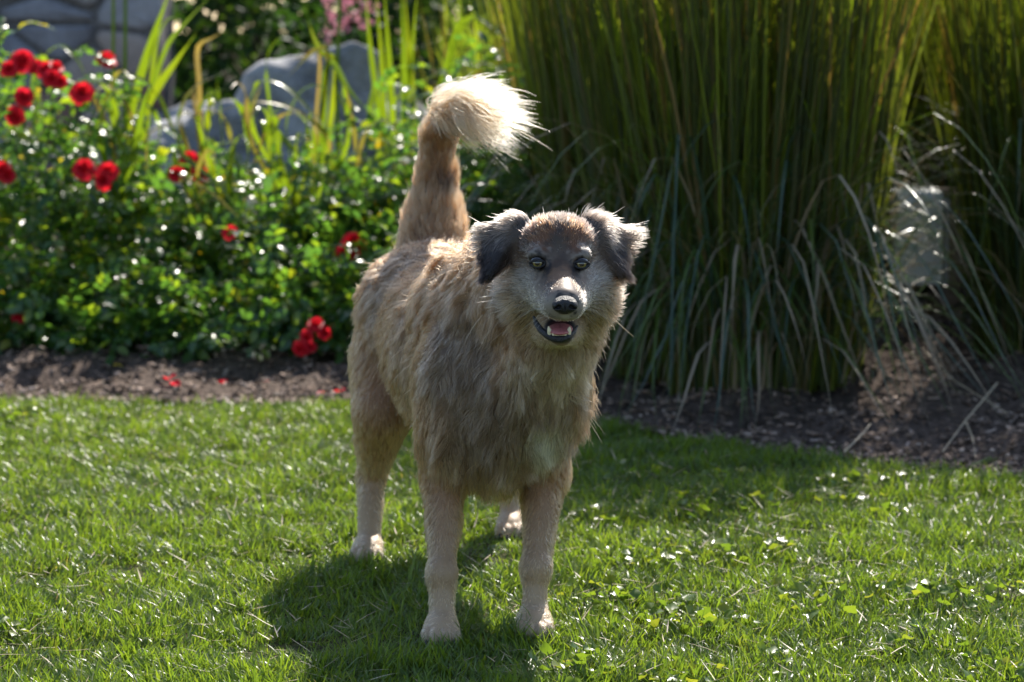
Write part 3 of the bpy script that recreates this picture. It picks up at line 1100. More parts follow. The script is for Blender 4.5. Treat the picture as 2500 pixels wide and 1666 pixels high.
    lf(C_, [(640, 300, 8.7), (700, 350, 8.6), (770, 420, 8.5), (860, 470, 8.4)], 0.028)
    lf(C_, [(800, 160, 8.9), (850, 220, 8.85), (900, 275, 8.8)], 0.030)
    lf(C_, [(850, 340, 8.7), (838, 260, 8.75), (810, 190, 8.8)], 0.020)
    v, f = tube([at(826, 420, 9.0) - np.array(C_.location), at(822, 200, 9.0) - np.array(C_.location), at(830, 0, 9.0) - np.array(C_.location), at(834, -60, 9.0) - np.array(C_.location)], (0.008, 0.008, 0.007, 0.006), 6)
    mobj('flower_stalk', pyd('flower_stalk', v, f), M_STRAP, C_)
    for x0, y0, x1, y1 in ((700, 520, 712, 420), (690, 540, 672, 440), (725, 500, 745, 410), (760, 520, 790, 430), (650, 560, 640, 470)):
        lf(C_, [(x0, y0, 8.4), ((x0 + x1) / 2 + 3, (y0 + y1) / 2, 8.38), (x1, y1, 8.36)], 0.024)
    D_ = lily(985, 9.9, 'clump of slender upright strap leaves behind the raised tail')
    for x0, x1, xt in ((940, 930, 915), (960, 948, 935), (985, 985, 978), (1010, 998, 985), (990, 1005, 1022), (930, 905, 888)):
        lf(D_, [(x0, 300, 9.7), (x1, 130, 9.65), (xt, -60, 9.6)], RNG.uniform(0.026, 0.036))
    lf(D_, [(1095, 150, 9.4), (1115, 80, 9.35), (1150, 42, 9.3), (1165, 45, 9.3)], 0.040)
    lf(D_, [(1130, 40, 9.4), (1170, 45, 9.4), (1230, 90, 9.35), (1260, 120, 9.3)], 0.022, face=(0, -0.4, 0.9))
    lf(D_, [(1200, 90, 9.3), (1240, 72, 9.3), (1280, 70, 9.3), (1312, 85, 9.3)], 0.024, face=(0, -0.4, 0.9))
    lf(D_, [(1090, 180, 9.2), (1150, 155, 9.2), (1200, 160, 9.15), (1240, 185, 9.1)], 0.026, face=(0, -0.3, 1))
    lf(D_, [(960, 260, 9.2), (1010, 215, 9.15), (1070, 180, 9.1), (1105, 178, 9.1)], 0.030, face=(0, -0.3, 1))
    lf(D_, [(905, 300, 9.3), (912, 220, 9.3), (915, 160, 9.3)], 0.030)
    # looser leaves of the same clumps, arching out over the roses
    rs = np.random.default_rng(17)
    for root, x0, x1, num in ((A, 240, 420, 9), (B_, 400, 640, 13), (C_, 600, 900, 14)):
        for _ in range(num):
            px, py = rs.uniform(x0, x1), rs.uniform(300, 470)
            Y = rs.uniform(8.45, 8.9)
            dx = rs.normal(0, 75)
            hh = rs.uniform(70, 170)
            dr = rs.uniform(-0.3, 0.7)
            m = M_STRAP_Y if rs.random() < 0.25 else M_STRAP
            lf(root, [(px, py, Y), (px + dx * 0.35, py - hh * 0.75, Y - 0.05), (px + dx * 0.9, py - hh, Y - 0.12), (px + dx * 1.5, py - hh * (1 - dr), Y - 0.2)], rs.uniform(0.018, 0.032), m, face=(rs.normal(0, 0.4), -0.5, 0.7))
    # ------------------------------------------------ tall reed grass
    lab = 'tall reed grass clump with dense upright stems in the row behind the dog'
    for i, (px, Y, ns, na) in enumerate(((1505, 7.95, 900, 40), (1650, 7.50, 900, 64), (1815, 7.25, 900, 74), (1970, 7.30, 800, 60), (1560, 8.5, 900, 10), (1740, 8.4, 1000, 10), (1930, 8.45, 900, 10), (1455, 8.9, 700, 8))):
        reed_clump(X(px, Y), Y, hgt, 200 + i, lab, ns, na, rad=0.17 + 0.03 * (i % 3))
    lab = 'tall reed grass clump growing past the outlet post'
    for i, (px, Y, ns, na) in enumerate(((2540, 7.6, 900, 46), (2530, 8.7, 800, 14), (2660, 8.3, 800, 14), (2250, 9.5, 900, 26), (2110, 9.1, 800, 12), (2400, 9.6, 800, 10))):
        reed_clump(X(px, Y), Y, hgt, 300 + i, lab, ns, na, rad=0.19, h=1.45 if px in (2250, 2400) else 1.9)
    lab = 'tall reed grass clump at the back of the bed'
    for i, (px, Y) in enumerate(((1440, 10.0), (1560, 10.2), (1700, 10.0), (1900, 10.1), (2100, 10.2), (2320, 10.2), (2560, 10.0), (2850, 9.6), (3150, 9.2))):
        reed_clump(X(px, Y), Y, hgt, 400 + i, lab, 480, 4, rad=0.26, h=1.9)
    # fine pale grass behind the roses
    e = reed_clump(X(1230, 10.6), 10.6, hgt, 500, 'airy pale green arching grass behind the rose bushes', 500, 22, h=1.15, rad=0.22, front=False, group='', arch_h=0.95)
    # ------------------------------------------------ shrubs beyond
    m_dark = leaf_mat('dark_shrub_leaf', [(0, (0.020, 0.050, 0.012)), (0.7, (0.030, 0.070, 0.015)), (1, (0.06, 0.10, 0.02))], (2.5, 2.5, 1.0), 0.3, 0.65, 0.25)
    leafy_shrub('garden_shrub', 'dark green rounded shrub beside the end of the stone wall', 'shrub', (-1.35, 14.2, 1.05), (0.75, 0.6, 1.0), 3800, m_dark, 31, 0.085)
    leafy_shrub('garden_shrub', 'dark broad shrub behind the big boulder', 'shrub', (-0.55, 15.0, 1.0), (0.8, 0.6, 1.0), 3800, m_dark, 32, 0.085)
    leafy_shrub('garden_shrub', 'leafy green shrub behind the slender strap leaves', 'shrub', (-0.25, 14.0, 0.85), (0.65, 0.6, 0.95), 3200, m_dark, 33, 0.075)
    ph = leafy_shrub('flowering_shrub', 'bushy perennial with dusty pink flower heads behind the boulder', 'shrub', (-0.92, 12.9, 0.62), (0.36, 0.3, 0.60), 1500, m_dark, 34, 0.06)
    m_pink = leaf_mat('pink_petal', [(0, (0.50, 0.20, 0.26)), (1, (0.60, 0.32, 0.36))], (1.2, 1.1, 1.1), 0.3, 0.6, 0.3, 'object')
    r = np.random.default_rng(77)
    for px, py in ((806, 8), (830, 25), (850, 5), (812, 45), (868, 40), (885, 15), (800, 92), (815, 85), (895, 60), (905, 30), (842, 60), (790, -20), (860, -20)):
        p = at(px, py, 12.62) - np.array(ph.location)
        v, f = merge([leaflet(r.normal(0, 0.018, 3), nrm(r.normal(size=3) + np.array((0, -0.6, 0.5))), nrm(r.normal(size=3)), 0.032, 0.028, 0.2, 0.1) for _ in range(9)])
        o = mobj('flower_head', pyd('flower_head', v, f), m_pink, ph)
        o['kind'] = 'stuff'
        o.location = p
    # tall screen of trees well behind
    for i, x in enumerate(np.linspace(-7.5, 7.5, 7)):
        leafy_shrub('evergreen_shrub', 'tall dense evergreen shrub in the screen behind the garden', 'shrub', (x + RNG.normal(0, .2), 19 + RNG.normal(0, .5), 2.0), (1.7, 1.0, 2.3), 3600, m_dark, 60 + i, 0.16, group='evergreen screen behind the garden')
    build_post(hgt)
    build_litter(hgt)


def box_mesh(name, lo, hi, bev=0.004):
    lo, hi = np.array(lo, float), np.array(hi, float)
    import bmesh
    bm = bmesh.new()
    bmesh.ops.create_cube(bm, size=1.0)
    for v in bm.verts:
        v.co = Vector(((lo[i] + hi[i]) / 2 + v.co[i] * (hi[i] - lo[i]) for i in range(3)))
    bmesh.ops.bevel(bm, geom=bm.edges[:], offset=bev, segments=2, affect='EDGES')
    me = bpy.data.meshes.new(name)
    bm.to_mesh(me)
    bm.free()
    return me


def build_post(hgt):
    Y = 8.35
    c = at(2290, 500, Y)
    z0 = float(hgt(np.array([c[0]]), np.array([Y]))[0])
    root = empty('outlet_post', (c[0], Y, z0))
    tag(root, 'weathered wooden post with pale outlet cover and black cable in the reed grass', 'outlet post')
    wood = plain('post_wood', (0.16, 0.115, 0.085), 0.85, 0.2, noise=0.35, scale=18, bump=0.4)
    pale = plain('outlet_plastic', (0.74, 0.73, 0.68), 0.45, 0.5, noise=0.12, scale=25)
    top = at(2290, 462, Y)[2] - z0
    mobj('post', box_mesh('post', (-0.012, 0.0, -0.1), (0.085, 0.09, top)), wood, root)
    # sloping hood
    v = [(-0.165, -0.05, top - 0.33), (0.012, -0.05, top - 0.33), (0.012, 0.06, top - 0.33), (-0.165, 0.06, top - 0.33),
         (-0.150, -0.05, top - 0.05), (0.012, -0.05, top - 0.05), (0.012, 0.06, top + 0.004), (-0.150, 0.06, top + 0.004),
         (-0.140, -0.025, top - 0.008), (0.012, -0.025, top - 0.008)]
    f = [(0, 1, 5, 4), (4, 5, 9, 8), (8, 9, 6, 7), (1, 2, 6, 9, 5), (3, 0, 4, 8, 7), (2, 3, 7, 6), (0, 3, 2, 1)]
    o = mobj('outlet_cover', pyd('outlet_cover', v, f, False), pale, root)
    b = o.modifiers.new('bevel', 'BEVEL')
    b.width, b.segments = 0.008, 2
    mobj('cover_flange', box_mesh('cover_flange', (0.016, -0.056, top - 0.325), (0.030, -0.004, top - 0.03), 0.003), plain('flange', (0.42, 0.42, 0.45), 0.35), root)
    blk = plain('cable_rubber', (0.012, 0.012, 0.014), 0.45)
    p = [(-0.05, -0.02, top - 0.32), (-0.06, -0.05, top - 0.40), (-0.10, -0.10, 0.10), (-0.17, -0.18, 0.015), (-0.30, -0.22, 0.010)]
    vv, ff = tube(p, 0.007, 8)
    mobj('cable', pyd('cable', vv, ff), blk, root)
    p = [(0.0, -0.02, top - 0.32), (0.02, -0.06, top - 0.42), (0.10, -0.12, 0.08), (0.20, -0.25, 0.015), (0.36, -0.30, 0.012)]
    vv, ff = tube(p, 0.006, 8)
    mobj('cable', pyd('cable', vv, ff), blk, root)


def build_litter(hgt):
    r = np.random.default_rng(91)
    # fallen petals
    me = pyd('fallen_petal', *merge([leaflet(np.zeros(3), np.array((1, 0, 0.1)), np.array((0, 0.2, 1.0)), 0.026, 0.026, 0.5, -0.3), leaflet(np.array((0.004, 0.006, 0.004)), np.array((0.6, 0.7, 0.2)), np.array((0, -0.3, 1.0)), 0.020, 0.020, 0.5, -0.2)]))
    me.materials.append(m_petal)
    for px, py in ((405, 950), (528, 935), (440, 958), (815, 945), (800, 955), (640, 905)):
        Y = 7.35 if py > 940 else 7.55
        p = at(px, py, Y)
        o = tag(mobj('fallen_petal', me), 'crimson rose petal fallen on the bark mulch', 'petal', 'petals on the mulch')
        o.location = (p[0], Y, float(hgt(np.array([p[0]]), np.array([Y]))[0]) + 0.010)
        o.rotation_euler = (r.normal(0, .3), r.normal(0, .3), r.uniform(0, 6.28))
        o.scale = [1.3] * 3
    v, f = leaflet(np.zeros(3), np.array((1, 0, 0.1)), np.array((0, 0.3, 1.0)), 0.04, 0.028, 0.4, 0.3)
    o = tag(mobj('fallen_leaf', pyd('fallen_leaf', v, f), M_STRAP_Y), 'bright yellow leaf lying on the bark mulch', 'leaf')
    p = at(273, 852, 7.75)
    o.location = (p[0], 7.75, float(hgt(np.array([p[0]]), np.array([7.75]))[0]) + 0.02)
    # dry stalks on the mulch
    straw = plain('straw', (0.42, 0.34, 0.23), 0.6, noise=0.25, scale=60)
    for pts, lab in (([(2435, 935, 6.9), (2355, 1030, 6.55), (2300, 1105, 6.2)], 'long straight straw stalk slanting down onto the mulch'),
                     ([(2358, 1030, 6.5), (2375, 1070, 6.35), (2382, 1130, 6.15)], 'short bent straw stalk hanging beside the long straight one'),
                     ([(2060, 1105, 6.22), (2110, 1055, 6.35), (2125, 1035, 6.4)], 'pale dry straw leaning over the edge of the lawn'),
                     ([(2250, 850, 7.4), (2330, 930, 7.0), (2460, 1010, 6.6)], 'thin grey stalk lying across the mulch below the outlet post')):
        P = np.array([at(*q) for q in pts])
        P[:, 2] = np.maximum(P[:, 2], 0.012)
        base = P[-1].copy()
        base[2] = 0.0
        o = mobj('dry_stalk', pyd('dry_stalk', *tube(P - base, (0.0026, 0.0022, 0.0016), 5)), straw)
        o.location = base
        tag(o, lab, 'stalk')
    # a fresh blade drooping over the edge
    pts = [at(2560, 1050, 6.6), at(2480, 1090, 6.35), at(2400, 1130, 6.1), at(2300, 1155, 5.98)]
    e = empty('bent_grass_blade', (pts[-1][0], pts[-1][1], 0))
    tag(e, 'broad green blade bending over the lawn edge onto the turf', 'grass blade')
    strap('blade', pts, 0.022, M_BLADE_G, e, face=(0, -0.3, 1))
    # broad-leaved weeds in the lawn
    def weed_leaf(seed):
        q = np.random.default_rng(seed)
        V, F = [np.zeros(3)], []
        k = 11
        for i in range(k):
            a = -2.5 + 5.0 * i / (k - 1)
            rad = (0.020 + 0.003 * math.cos(a)) * (1 + 0.10 * math.cos(5.5 * a)) * q.uniform(0.94, 1.06)
            V.append(np.array((0.012 + rad * math.cos(a), rad * math.sin(a), 0.004 + 0.006 * math.cos(3 * a) * q.uniform(0.5, 1))))
        for i in range(k - 1):
            F.append((0, i + 1, i + 2))
        return V, F
    m_weed = leaf_mat('weed_leaf', [(0, (0.085, 0.145, 0.022)), (0.6, (0.12, 0.18, 0.022)), (1, (0.19, 0.21, 0.03))], (2.2, 2.1, 1.0), 0.45, 0.30, 0.5, 'object')
    wl = [pyd('weed_leaf', *weed_leaf(i)) for i in range(3)]
    for me in wl:
        me.materials.append(m_weed)
    wst = [pyd('weed_stem', *tube([(0, 0, 0), (0.008, 0, 0.02), (0.018, 0, 0.034)], 0.001, 3))]
    wst[0].materials.append(m_stem)
    spots = [(1425, 1455), (1490, 1452), (1610, 1460), (1605, 1510), (1680, 1505), (1740, 1510), (1560, 1360), (1505, 1362), (1690, 1340), (1840, 1340), (1870, 1330), (2050, 1170), (2120, 1165), (2190, 1168), (1770, 1155), (1830, 1215), (1700, 1210),
             (2290, 1445), (2345, 1450), (2440, 1438), (2080, 1440), (1960, 1450), (2000, 1480), (2480, 1620), (2440, 1640), (1390, 1620), (1480, 1640), (1640, 1635), (2210, 1240), (1450, 1255), (10, 1530), (15, 1000), (60, 1010), (2300, 1550), (1900, 1620), (1560, 1150), (2060, 1210), (1740, 1245)]
    for (px, py) in spots:
        v = (833 - py) / FPX
        c, s = math.cos(PITCH), math.sin(PITCH)
        Y = (CAM_H - 0.03) * (c + v * s) / (s - v * c)
        p = at(px, py, Y)
        e = empty('lawn_weed', (p[0], p[1], 0))
        if py < 1275 and px > 1000:
            tag(e, 'broad-leaved weed in the turf strip beside the dark mulch edge', 'weed', 'weeds beside the mulch edge')
        elif px < 100:
            tag(e, 'lone broad-leaved weed in open lawn by the ' + ('rose bed edge' if py < 1005 else ('low dark rose growth' if py < 1100 else 'side of the dog\'s shadow')), 'weed', 'weeds in the open lawn')
        elif px < 1760:
            tag(e, 'pale lime broad-leaved weed near the dog\'s front paws', 'weed', 'weeds near the front paws')
        else:
            tag(e, 'pale lime broad-leaved weed in open sunlit lawn below the outlet post', 'weed', 'weeds in the sunlit lawn')
        for j in range(int(r.integers(10, 17))):
            az = r.uniform(0, 6.28)
            d = r.uniform(0.0, 0.075)
            hh = r.uniform(0.75, 1.25)
            o = mobj('stem', wst[0], None, e)
            o.location = (d * math.cos(az), d * math.sin(az), 0.0)
            o.rotation_euler = (0, 0, az)
            o.scale = (1, 1, hh)
            o = mobj('leaf', wl[int(r.integers(0, 3))], None, e)
            o.location = ((d + 0.017) * math.cos(az), (d + 0.017) * math.sin(az), 0.030 * hh)
            o.rotation_euler = (r.normal(0, 0.45), r.normal(-0.1, 0.45), az + r.normal(0, 0.5))
            o.scale = [r.uniform(0.38, 0.70)] * 3



build_garden()
# ------------------------------------------------------------------ the dog
def build_dog():
    root = empty('dog', (-0.08, 4.65, 0))
    tag(root, 'large fluffy tan and grey dog standing on the lawn with raised plumed tail', 'dog')
    T = {}
    # skull, muzzle and jaw
    eyes = [at(1312, 643, 4.078), at(1420, 645, 4.074)]
    nose = at(1379, 744, 3.972)
    mouth = at(1365, 800, 4.035)
    T['skull'] = [Ell(at(1360, 634, 4.205), (0.076, 0.085, 0.064), k=0.02),
                  Ell(at(1364, 594, 4.135), (0.062, 0.046, 0.048), k=0.03),
                  Ell(at(1317, 622, 4.094), (0.021, 0.018, 0.016), k=0.018),
                  Ell(at(1414, 624, 4.090), (0.021, 0.018, 0.016), k=0.018)]
    T['cheek'] = [Ell(at(1290, 705, 4.185), (0.046, 0.060, 0.058), k=0.03),
                  Ell(at(1446, 705, 4.175), (0.044, 0.060, 0.058), k=0.03),
                  Ell(at(1365, 790, 4.19), (0.060, 0.060, 0.050), k=0.03)]
    T['muzzle'] = [Cone(at(1366, 668, 4.108), at(1377, 731, 3.998), 0.033, 0.0215, k=0.026),
                   Cone(at(1330, 708, 4.130), at(1355, 748, 4.008), 0.036, 0.0190, k=0.028),
                   Cone(at(1404, 708, 4.125), at(1395, 750, 4.004), 0.036, 0.0178, k=0.028)]
    T['jaw'] = [Cone(at(1346, 806, 4.14), at(1362, 824, 4.045), 0.030, 0.0135, k=0.012),
                Cone(at(1386, 806, 4.14), at(1378, 824, 4.043), 0.028, 0.0130, k=0.012)]
    cavity = [Ell(at(1366, 801, 4.045), (0.0285, 0.052, 0.0125), rot=(8, 0, -4), k=0.006),
              Ell(at(1318, 790, 4.050), (0.0170, 0.030, 0.0100), rot=(0, 35, 0), k=0.006)]
    A, B, Cc, D = at(1272, 540, 4.18), at(1180, 560, 4.19), at(1190, 672, 4.125), at(1262, 620, 4.165)
    ear1 = [Tri(A, B, Cc, 0.007), Tri(A, Cc, D, 0.007), Ell((A + D) / 2, (0.022, 0.018, 0.035), k=0.02)]
    earA1, earB1, earC1 = A, B, Cc
    A, B, Cc, D = at(1434, 540, 4.18), at(1524, 566, 4.21), at(1520, 668, 4.145), at(1472, 632, 4.160)
    ear2 = [Tri(A, Cc, B, 0.007), Tri(A, D, Cc, 0.007), Ell((A + D) / 2, (0.022, 0.018, 0.035), k=0.02)]
    earA2, earB2, earC2 = A, B, Cc
    T['ear'] = ear1 + ear2
    T['neck'] = [Cone(at(1345, 705, 4.275), (-0.055, 4.58, 0.575), 0.100, 0.125, k=0.04),
                 Cone(at(1352, 845, 4.235), at(1288, 990, 4.38), 0.066, 0.098, k=0.04)]
    T['body'] = [Ell((-0.030, 4.46, 0.445), (0.130, 0.155, 0.190), k=0.05),
                 Ell((-0.118, 4.45, 0.42), (0.055, 0.10, 0.15), k=0.05),
                 Ell((0.056, 4.48, 0.43), (0.050, 0.10, 0.15), k=0.05),
                 Ell((-0.09, 4.76, 0.465), (0.145, 0.34, 0.165), rot=(0, 0, 9), k=0.05),
                 Cone((-0.10, 4.75, 0.475), (-0.165, 5.06, 0.51), 0.135, 0.13, k=0.05),
                 Ell((-0.172, 5.11, 0.52), (0.140, 0.16, 0.135), k=0.05),
                 Ell((-0.255, 5.09, 0.43), (0.062, 0.13, 0.17), k=0.05),
                 Ell((-0.09, 5.16, 0.43), (0.06, 0.13, 0.17), k=0.05)]

    def leg(p, rr, paw, k=0.02):
        out = [Cone(p[i], p[i + 1], rr[i], rr[i + 1], k=k) for i in range(len(p) - 1)]
        x, y, z = paw
        out.append(Ell((x, y, z), (0.033, 0.050, 0.028), k=0.015))
        for i, (dx, dy) in enumerate(((-0.024, -0.034), (-0.009, -0.047), (0.009, -0.047), (0.024, -0.034))):
            out.append(Ell((x + dx, y + dy, 0.022), (0.0112, 0.022, 0.018), k=0.003))
        return out
    T['foreleg'] = (leg([(-0.118, 4.42, 0.40), (-0.126, 4.45, 0.28), (-0.128, 4.345, 0.115), (-0.128, 4.315, 0.04)],
                        [0.055, 0.037, 0.0225, 0.022], (-0.128, 4.285, 0.028)) +
                    leg([(0.066, 4.47, 0.40), (0.064, 4.48, 0.28), (0.044, 4.385, 0.115), (0.042, 4.36, 0.04)],
                        [0.055, 0.039, 0.0225, 0.022], (0.042, 4.33, 0.028)))
    T['foreleg'] += [Ell((-0.128, 4.338, 0.118), (0.0238, 0.0235, 0.026), k=0.016), Ell((0.045, 4.378, 0.118), (0.0238, 0.0235, 0.026), k=0.016)]
    T['hindleg'] = (leg([(-0.255, 5.05, 0.42), (-0.268, 4.97, 0.32), (-0.300, 5.075, 0.165), (-0.302, 5.00, 0.04)],
                        [0.085, 0.058, 0.027, 0.0235], (-0.302, 4.965, 0.028)) +
                    leg([(-0.085, 5.16, 0.42), (-0.055, 5.10, 0.32), (-0.010, 5.31, 0.165), (-0.002, 5.25, 0.04)],
                        [0.085, 0.058, 0.027, 0.0235], (-0.002, 5.215, 0.028)))
    tailp = [np.array((-0.170, 5.20, 0.60)), at(1060, 540, 5.25), at(1064, 440, 5.27), at(1070, 340, 5.27),
             at(1090, 275, 5.23), at(1128, 258, 5.17), at(1165, 275, 5.11)]
    tr = [0.080, 0.056, 0.035, 0.028, 0.021, 0.014, 0.008]
    T['tail'] = [Cone(tailp[i], tailp[i + 1], tr[i], tr[i + 1], k=0.02) for i in range(6)]

    fl = Field((-0.42, 3.93, -0.004), (0.27, 5.40, 1.04), 0.0042)
    for key in ('body', 'neck', 'tail', 'foreleg', 'hindleg', 'skull', 'cheek', 'muzzle', 'jaw', 'ear'):
        for p in T[key]:
            fl.apply(p)
    for p in cavity:
        fl.apply(p, sub=True)
    for e in eyes:
        fl.apply(Ell(e, (0.0125, 0.012, 0.0095), k=0.004), sub=True)
    V, F = fl.mesh()
    # outward orientation
    v0, v1, v2 = V[F[:, 0]], V[F[:, 1]], V[F[:, 2]]
    if (np.einsum('ij,ij->i', np.cross(v1 - v0, v2 - v0), v0 - V.mean(0))).sum() < 0:
        F = F[:, ::-1]
    body_me = raw_mesh('dog_body', V, [F])
    nv = len(V)
    N = np.zeros(nv * 3, np.float32)
    body_me.vertices.foreach_get('normal', N)
    N = N.reshape(-1, 3).astype(float)

    # ---------------------------------------------------------------- coat description
    names = ['skull', 'cheek', 'muzzle', 'jaw', 'ear', 'neck', 'body', 'foreleg', 'hindleg', 'tail']
    fwd = nrm(np.array((0.15, -0.985, 0.0)))
    back = -fwd
    down = np.array((0, 0, -1.0))
    nzA, nzB, nzC = Noise(0.05, 1), Noise(0.05, 2), Noise(0.05, 3)
    nzD, nzE = Noise(0.16, 4), Noise(0.009, 5)
    nzF, nzG, nzH = Noise(0.02, 6), Noise(0.02, 7), Noise(0.02, 8)
    jr = np.random.default_rng(99)

    def weights(P):
        d = np.stack([pdist(T[k], P) for k in names], 1)
        w = np.exp(-(d - d.min(1, keepdims=True)) / 0.010)
        return w / w.sum(1, keepdims=True)

    def ball(P, c, r, soft=0.5):
        """1 inside, 0 outside; r may be a 3-vector"""
        q = np.linalg.norm((P - np.asarray(c)) / np.asarray(r), axis=1)
        return 1 - sstep(1 - soft, 1 + soft, q)

    TAN = np.array((0.180, 0.083, 0.036))
    FAWN = np.array((0.275, 0.142, 0.067))
    CREAM = np.array((0.42, 0.300, 0.185))
    WHITE = np.array((0.68, 0.62, 0.545))
    GREY = np.array((0.175, 0.138, 0.108))
    BROWN = np.array((0.090, 0.048, 0.026))
    RUST = np.array((0.185, 0.080, 0.034))
    BLACK = np.array((0.022, 0.019, 0.020))
    DARK = np.array((0.050, 0.038, 0.032))

    def colour(P, N, W):
        """root and tip colour of the hair that grows at P"""
        w = dict(zip(names, W.T))
        P0 = P
        P = P + 0.0045 * np.stack((nzF(P), nzG(P), nzH(P)), 1) + jr.normal(0, 0.0022, P.shape)
        c = np.zeros((len(P), 3))
        t = np.zeros((len(P), 3))

        def setc(m, root_c, tip_c):
            nonlocal c, t
            m = m[:, None]
            c = c * (1 - m) + root_c * m
            t = t * (1 - m) + tip_c * m
        setc(np.ones(len(P)), FAWN, TAN)
        side = (N @ np.array((0, 0, 1.0)))
        n1 = nzD(P)
        setc(w['body'] * sstep(0.3, 0.9, side) * 0.6, FAWN * 0.95, TAN * np.array((0.95, 0.80, 0.72)))           # saddle a little darker
        setc(w['body'] * sstep(0.0, 1.2, n1) * 0.65, TAN * 0.8, BROWN * 1.1)
        front = sstep(0.0, 0.6, N @ fwd) * (w['body'] + w['neck'])
        setc(front * 0.8, CREAM * 0.52, GREY * 0.62)                                       # chest: grey brown
        setc(front * sstep(0.1, 1.2, nzA(P)) * 0.55, TAN * 0.55, DARK * 1.1)
        setc(sstep(0.36, 0.26, P[:, 2]) * (w['body'] + w['foreleg'] + w['hindleg']) * 0.75, CREAM, FAWN)
        setc(w['neck'] * (1 - front) * 0.5, FAWN, BROWN)
        setc(ball(P, at(1330, 1078, 4.31), (0.024, 0.12, 0.045), 0.6) * 0.9, WHITE, WHITE * 1.05)      # white chest blaze
        setc(ball(P, at(1360, 905, 4.20), (0.075, 0.10, 0.05), 0.6) * 0.75, CREAM, CREAM * 0.85)
        # legs
        setc(w['foreleg'] * 0.85, FAWN * 1.2, FAWN * 1.05)
        setc(w['foreleg'] * sstep(0.1, 0.7, -N[:, 0]) * sstep(0.03, 0.15, P[:, 2]) * 0.7, FAWN, TAN)
        setc(w['hindleg'] * 0.8, FAWN * 1.25, FAWN * 1.1)
        setc((w['foreleg'] + w['hindleg']) * sstep(0.30, 0.0, P[:, 2]) * 0.85, CREAM * 1.35, CREAM * 1.1)
        # tail
        tt, tan = poly_param(P, tailp)
        wt = w['tail']
        setc(wt * 0.9, FAWN * 0.8, FAWN * np.array((0.68, 0.70, 0.74)))
        setc(wt * ball(P, at(1100, 455, 5.22), (0.04, 0.03, 0.022), 0.5) * 0.85, BROWN * 0.6, DARK)
        setc(wt * sstep(0.40, 0.72, tt), FAWN * 1.15, CREAM * 0.95)
        setc(wt * sstep(0.68, 0.9, tt) * 0.8, FAWN * 1.4, CREAM * 1.0)
        # head: tan grey base, cream cheeks
        hd = w['skull'] + w['cheek'] + w['muzzle'] + w['jaw']
        setc(hd, TAN * 0.9, GREY * 0.7)
        setc(w['cheek'], CREAM * 0.80, GREY * 1.25)
        setc(ball(P, at(1270, 790, 4.20), (0.05, 0.12, 0.05), 0.6) * 0.6, FAWN, TAN * 0.8)
        setc(ball(P, at(1480, 790, 4.20), (0.05, 0.12, 0.05), 0.6) * 0.5, FAWN, TAN * 0.9)
        for x in (1238, 1492):
            setc(ball(P, at(x, 690, 4.19), (0.020, 0.07, 0.05), 0.7) * 0.7, BROWN, DARK)
        # forehead: rust patches either side of a dark stripe, dark crown edges
        setc(w['skull'] * ball(P, at(1362, 565, 4.15), (0.085, 0.10, 0.055), 0.35), BROWN * 0.6, RUST * 0.4)
        for x in (1322, 1402):
            setc(ball(P, at(x, 572, 4.12), (0.024, 0.05, 0.024), 0.6) * 0.8, RUST * 1.1, RUST * 0.95)
        setc(ball(P, at(1365, 575, 4.10), (0.010, 0.06, 0.05), 0.7) * 0.85, DARK, DARK * 0.7)
        for x in (1285, 1442):
            setc(ball(P, at(x, 560, 4.15), (0.016, 0.06, 0.035), 0.6) * 0.9, DARK, BLACK * 2)
        setc(w['skull'] * sstep(0.768, 0.792, P[:, 2]) * 0.8, BROWN * 0.5, DARK * 0.8)  # crown top darkened in colour against the strong sunlight on it
        setc(ball(P, at(1363, 527, 4.16), (0.040, 0.05, 0.012), 0.6) * 0.5, DARK, GREY * 1.2)  # greyer tips: the crown's silvery sheen painted into the hair colour
        # dark wedge between the eyes running beside the bridge
        setc(ball(P, at(1366, 625, 4.07), (0.020, 0.05, 0.018), 0.6) * 0.75, BROWN * 0.8, DARK)
        for x, y, dx in ((1336, 672, -6), (1405, 672, 6)):
            for q in (0, 0.5, 1.0):
                setc(ball(P, at(x + dx * q, y + 40 * q, 4.055 - 0.02 * q), (0.0085, 0.04, 0.016), 0.7) * (0.85 - 0.3 * q), DARK * 0.8, BLACK * 1.5)
        # pale brows, pale below the eyes
        for x, y in ((1302, 615), (1432, 617)):
            setc(ball(P, at(x, y, 4.08), (0.019, 0.05, 0.0085), 0.7) * 0.6, WHITE * 0.45, WHITE * 0.65)
        for x, y in ((1284, 690), (1458, 690)):
            setc(ball(P, at(x, y, 4.10), (0.016, 0.05, 0.030), 0.6) * 0.6, WHITE * 0.6, WHITE * 0.65)
        # muzzle: greyed sides, tan bridge with white
        setc(w['muzzle'] * sstep(0.75, 0.1, N[:, 2]) * 0.9, GREY * 1.2, WHITE * 0.62)
        setc(ball(P, at(1370, 690, 4.03), (0.022, 0.05, 0.026), 0.5) * 0.9, TAN, np.array((0.22, 0.145, 0.090)))
        setc(ball(P, at(1372, 718, 3.99), (0.032, 0.03, 0.016), 0.6) * 0.5, GREY, WHITE * 0.6)
        setc(w['jaw'] * 0.9, CREAM * 0.9, CREAM * 0.8)
        setc(ball(P, at(1362, 790, 3.99), (0.034, 0.03, 0.008), 0.6) * 0.5, WHITE * 0.9, WHITE * 0.9)
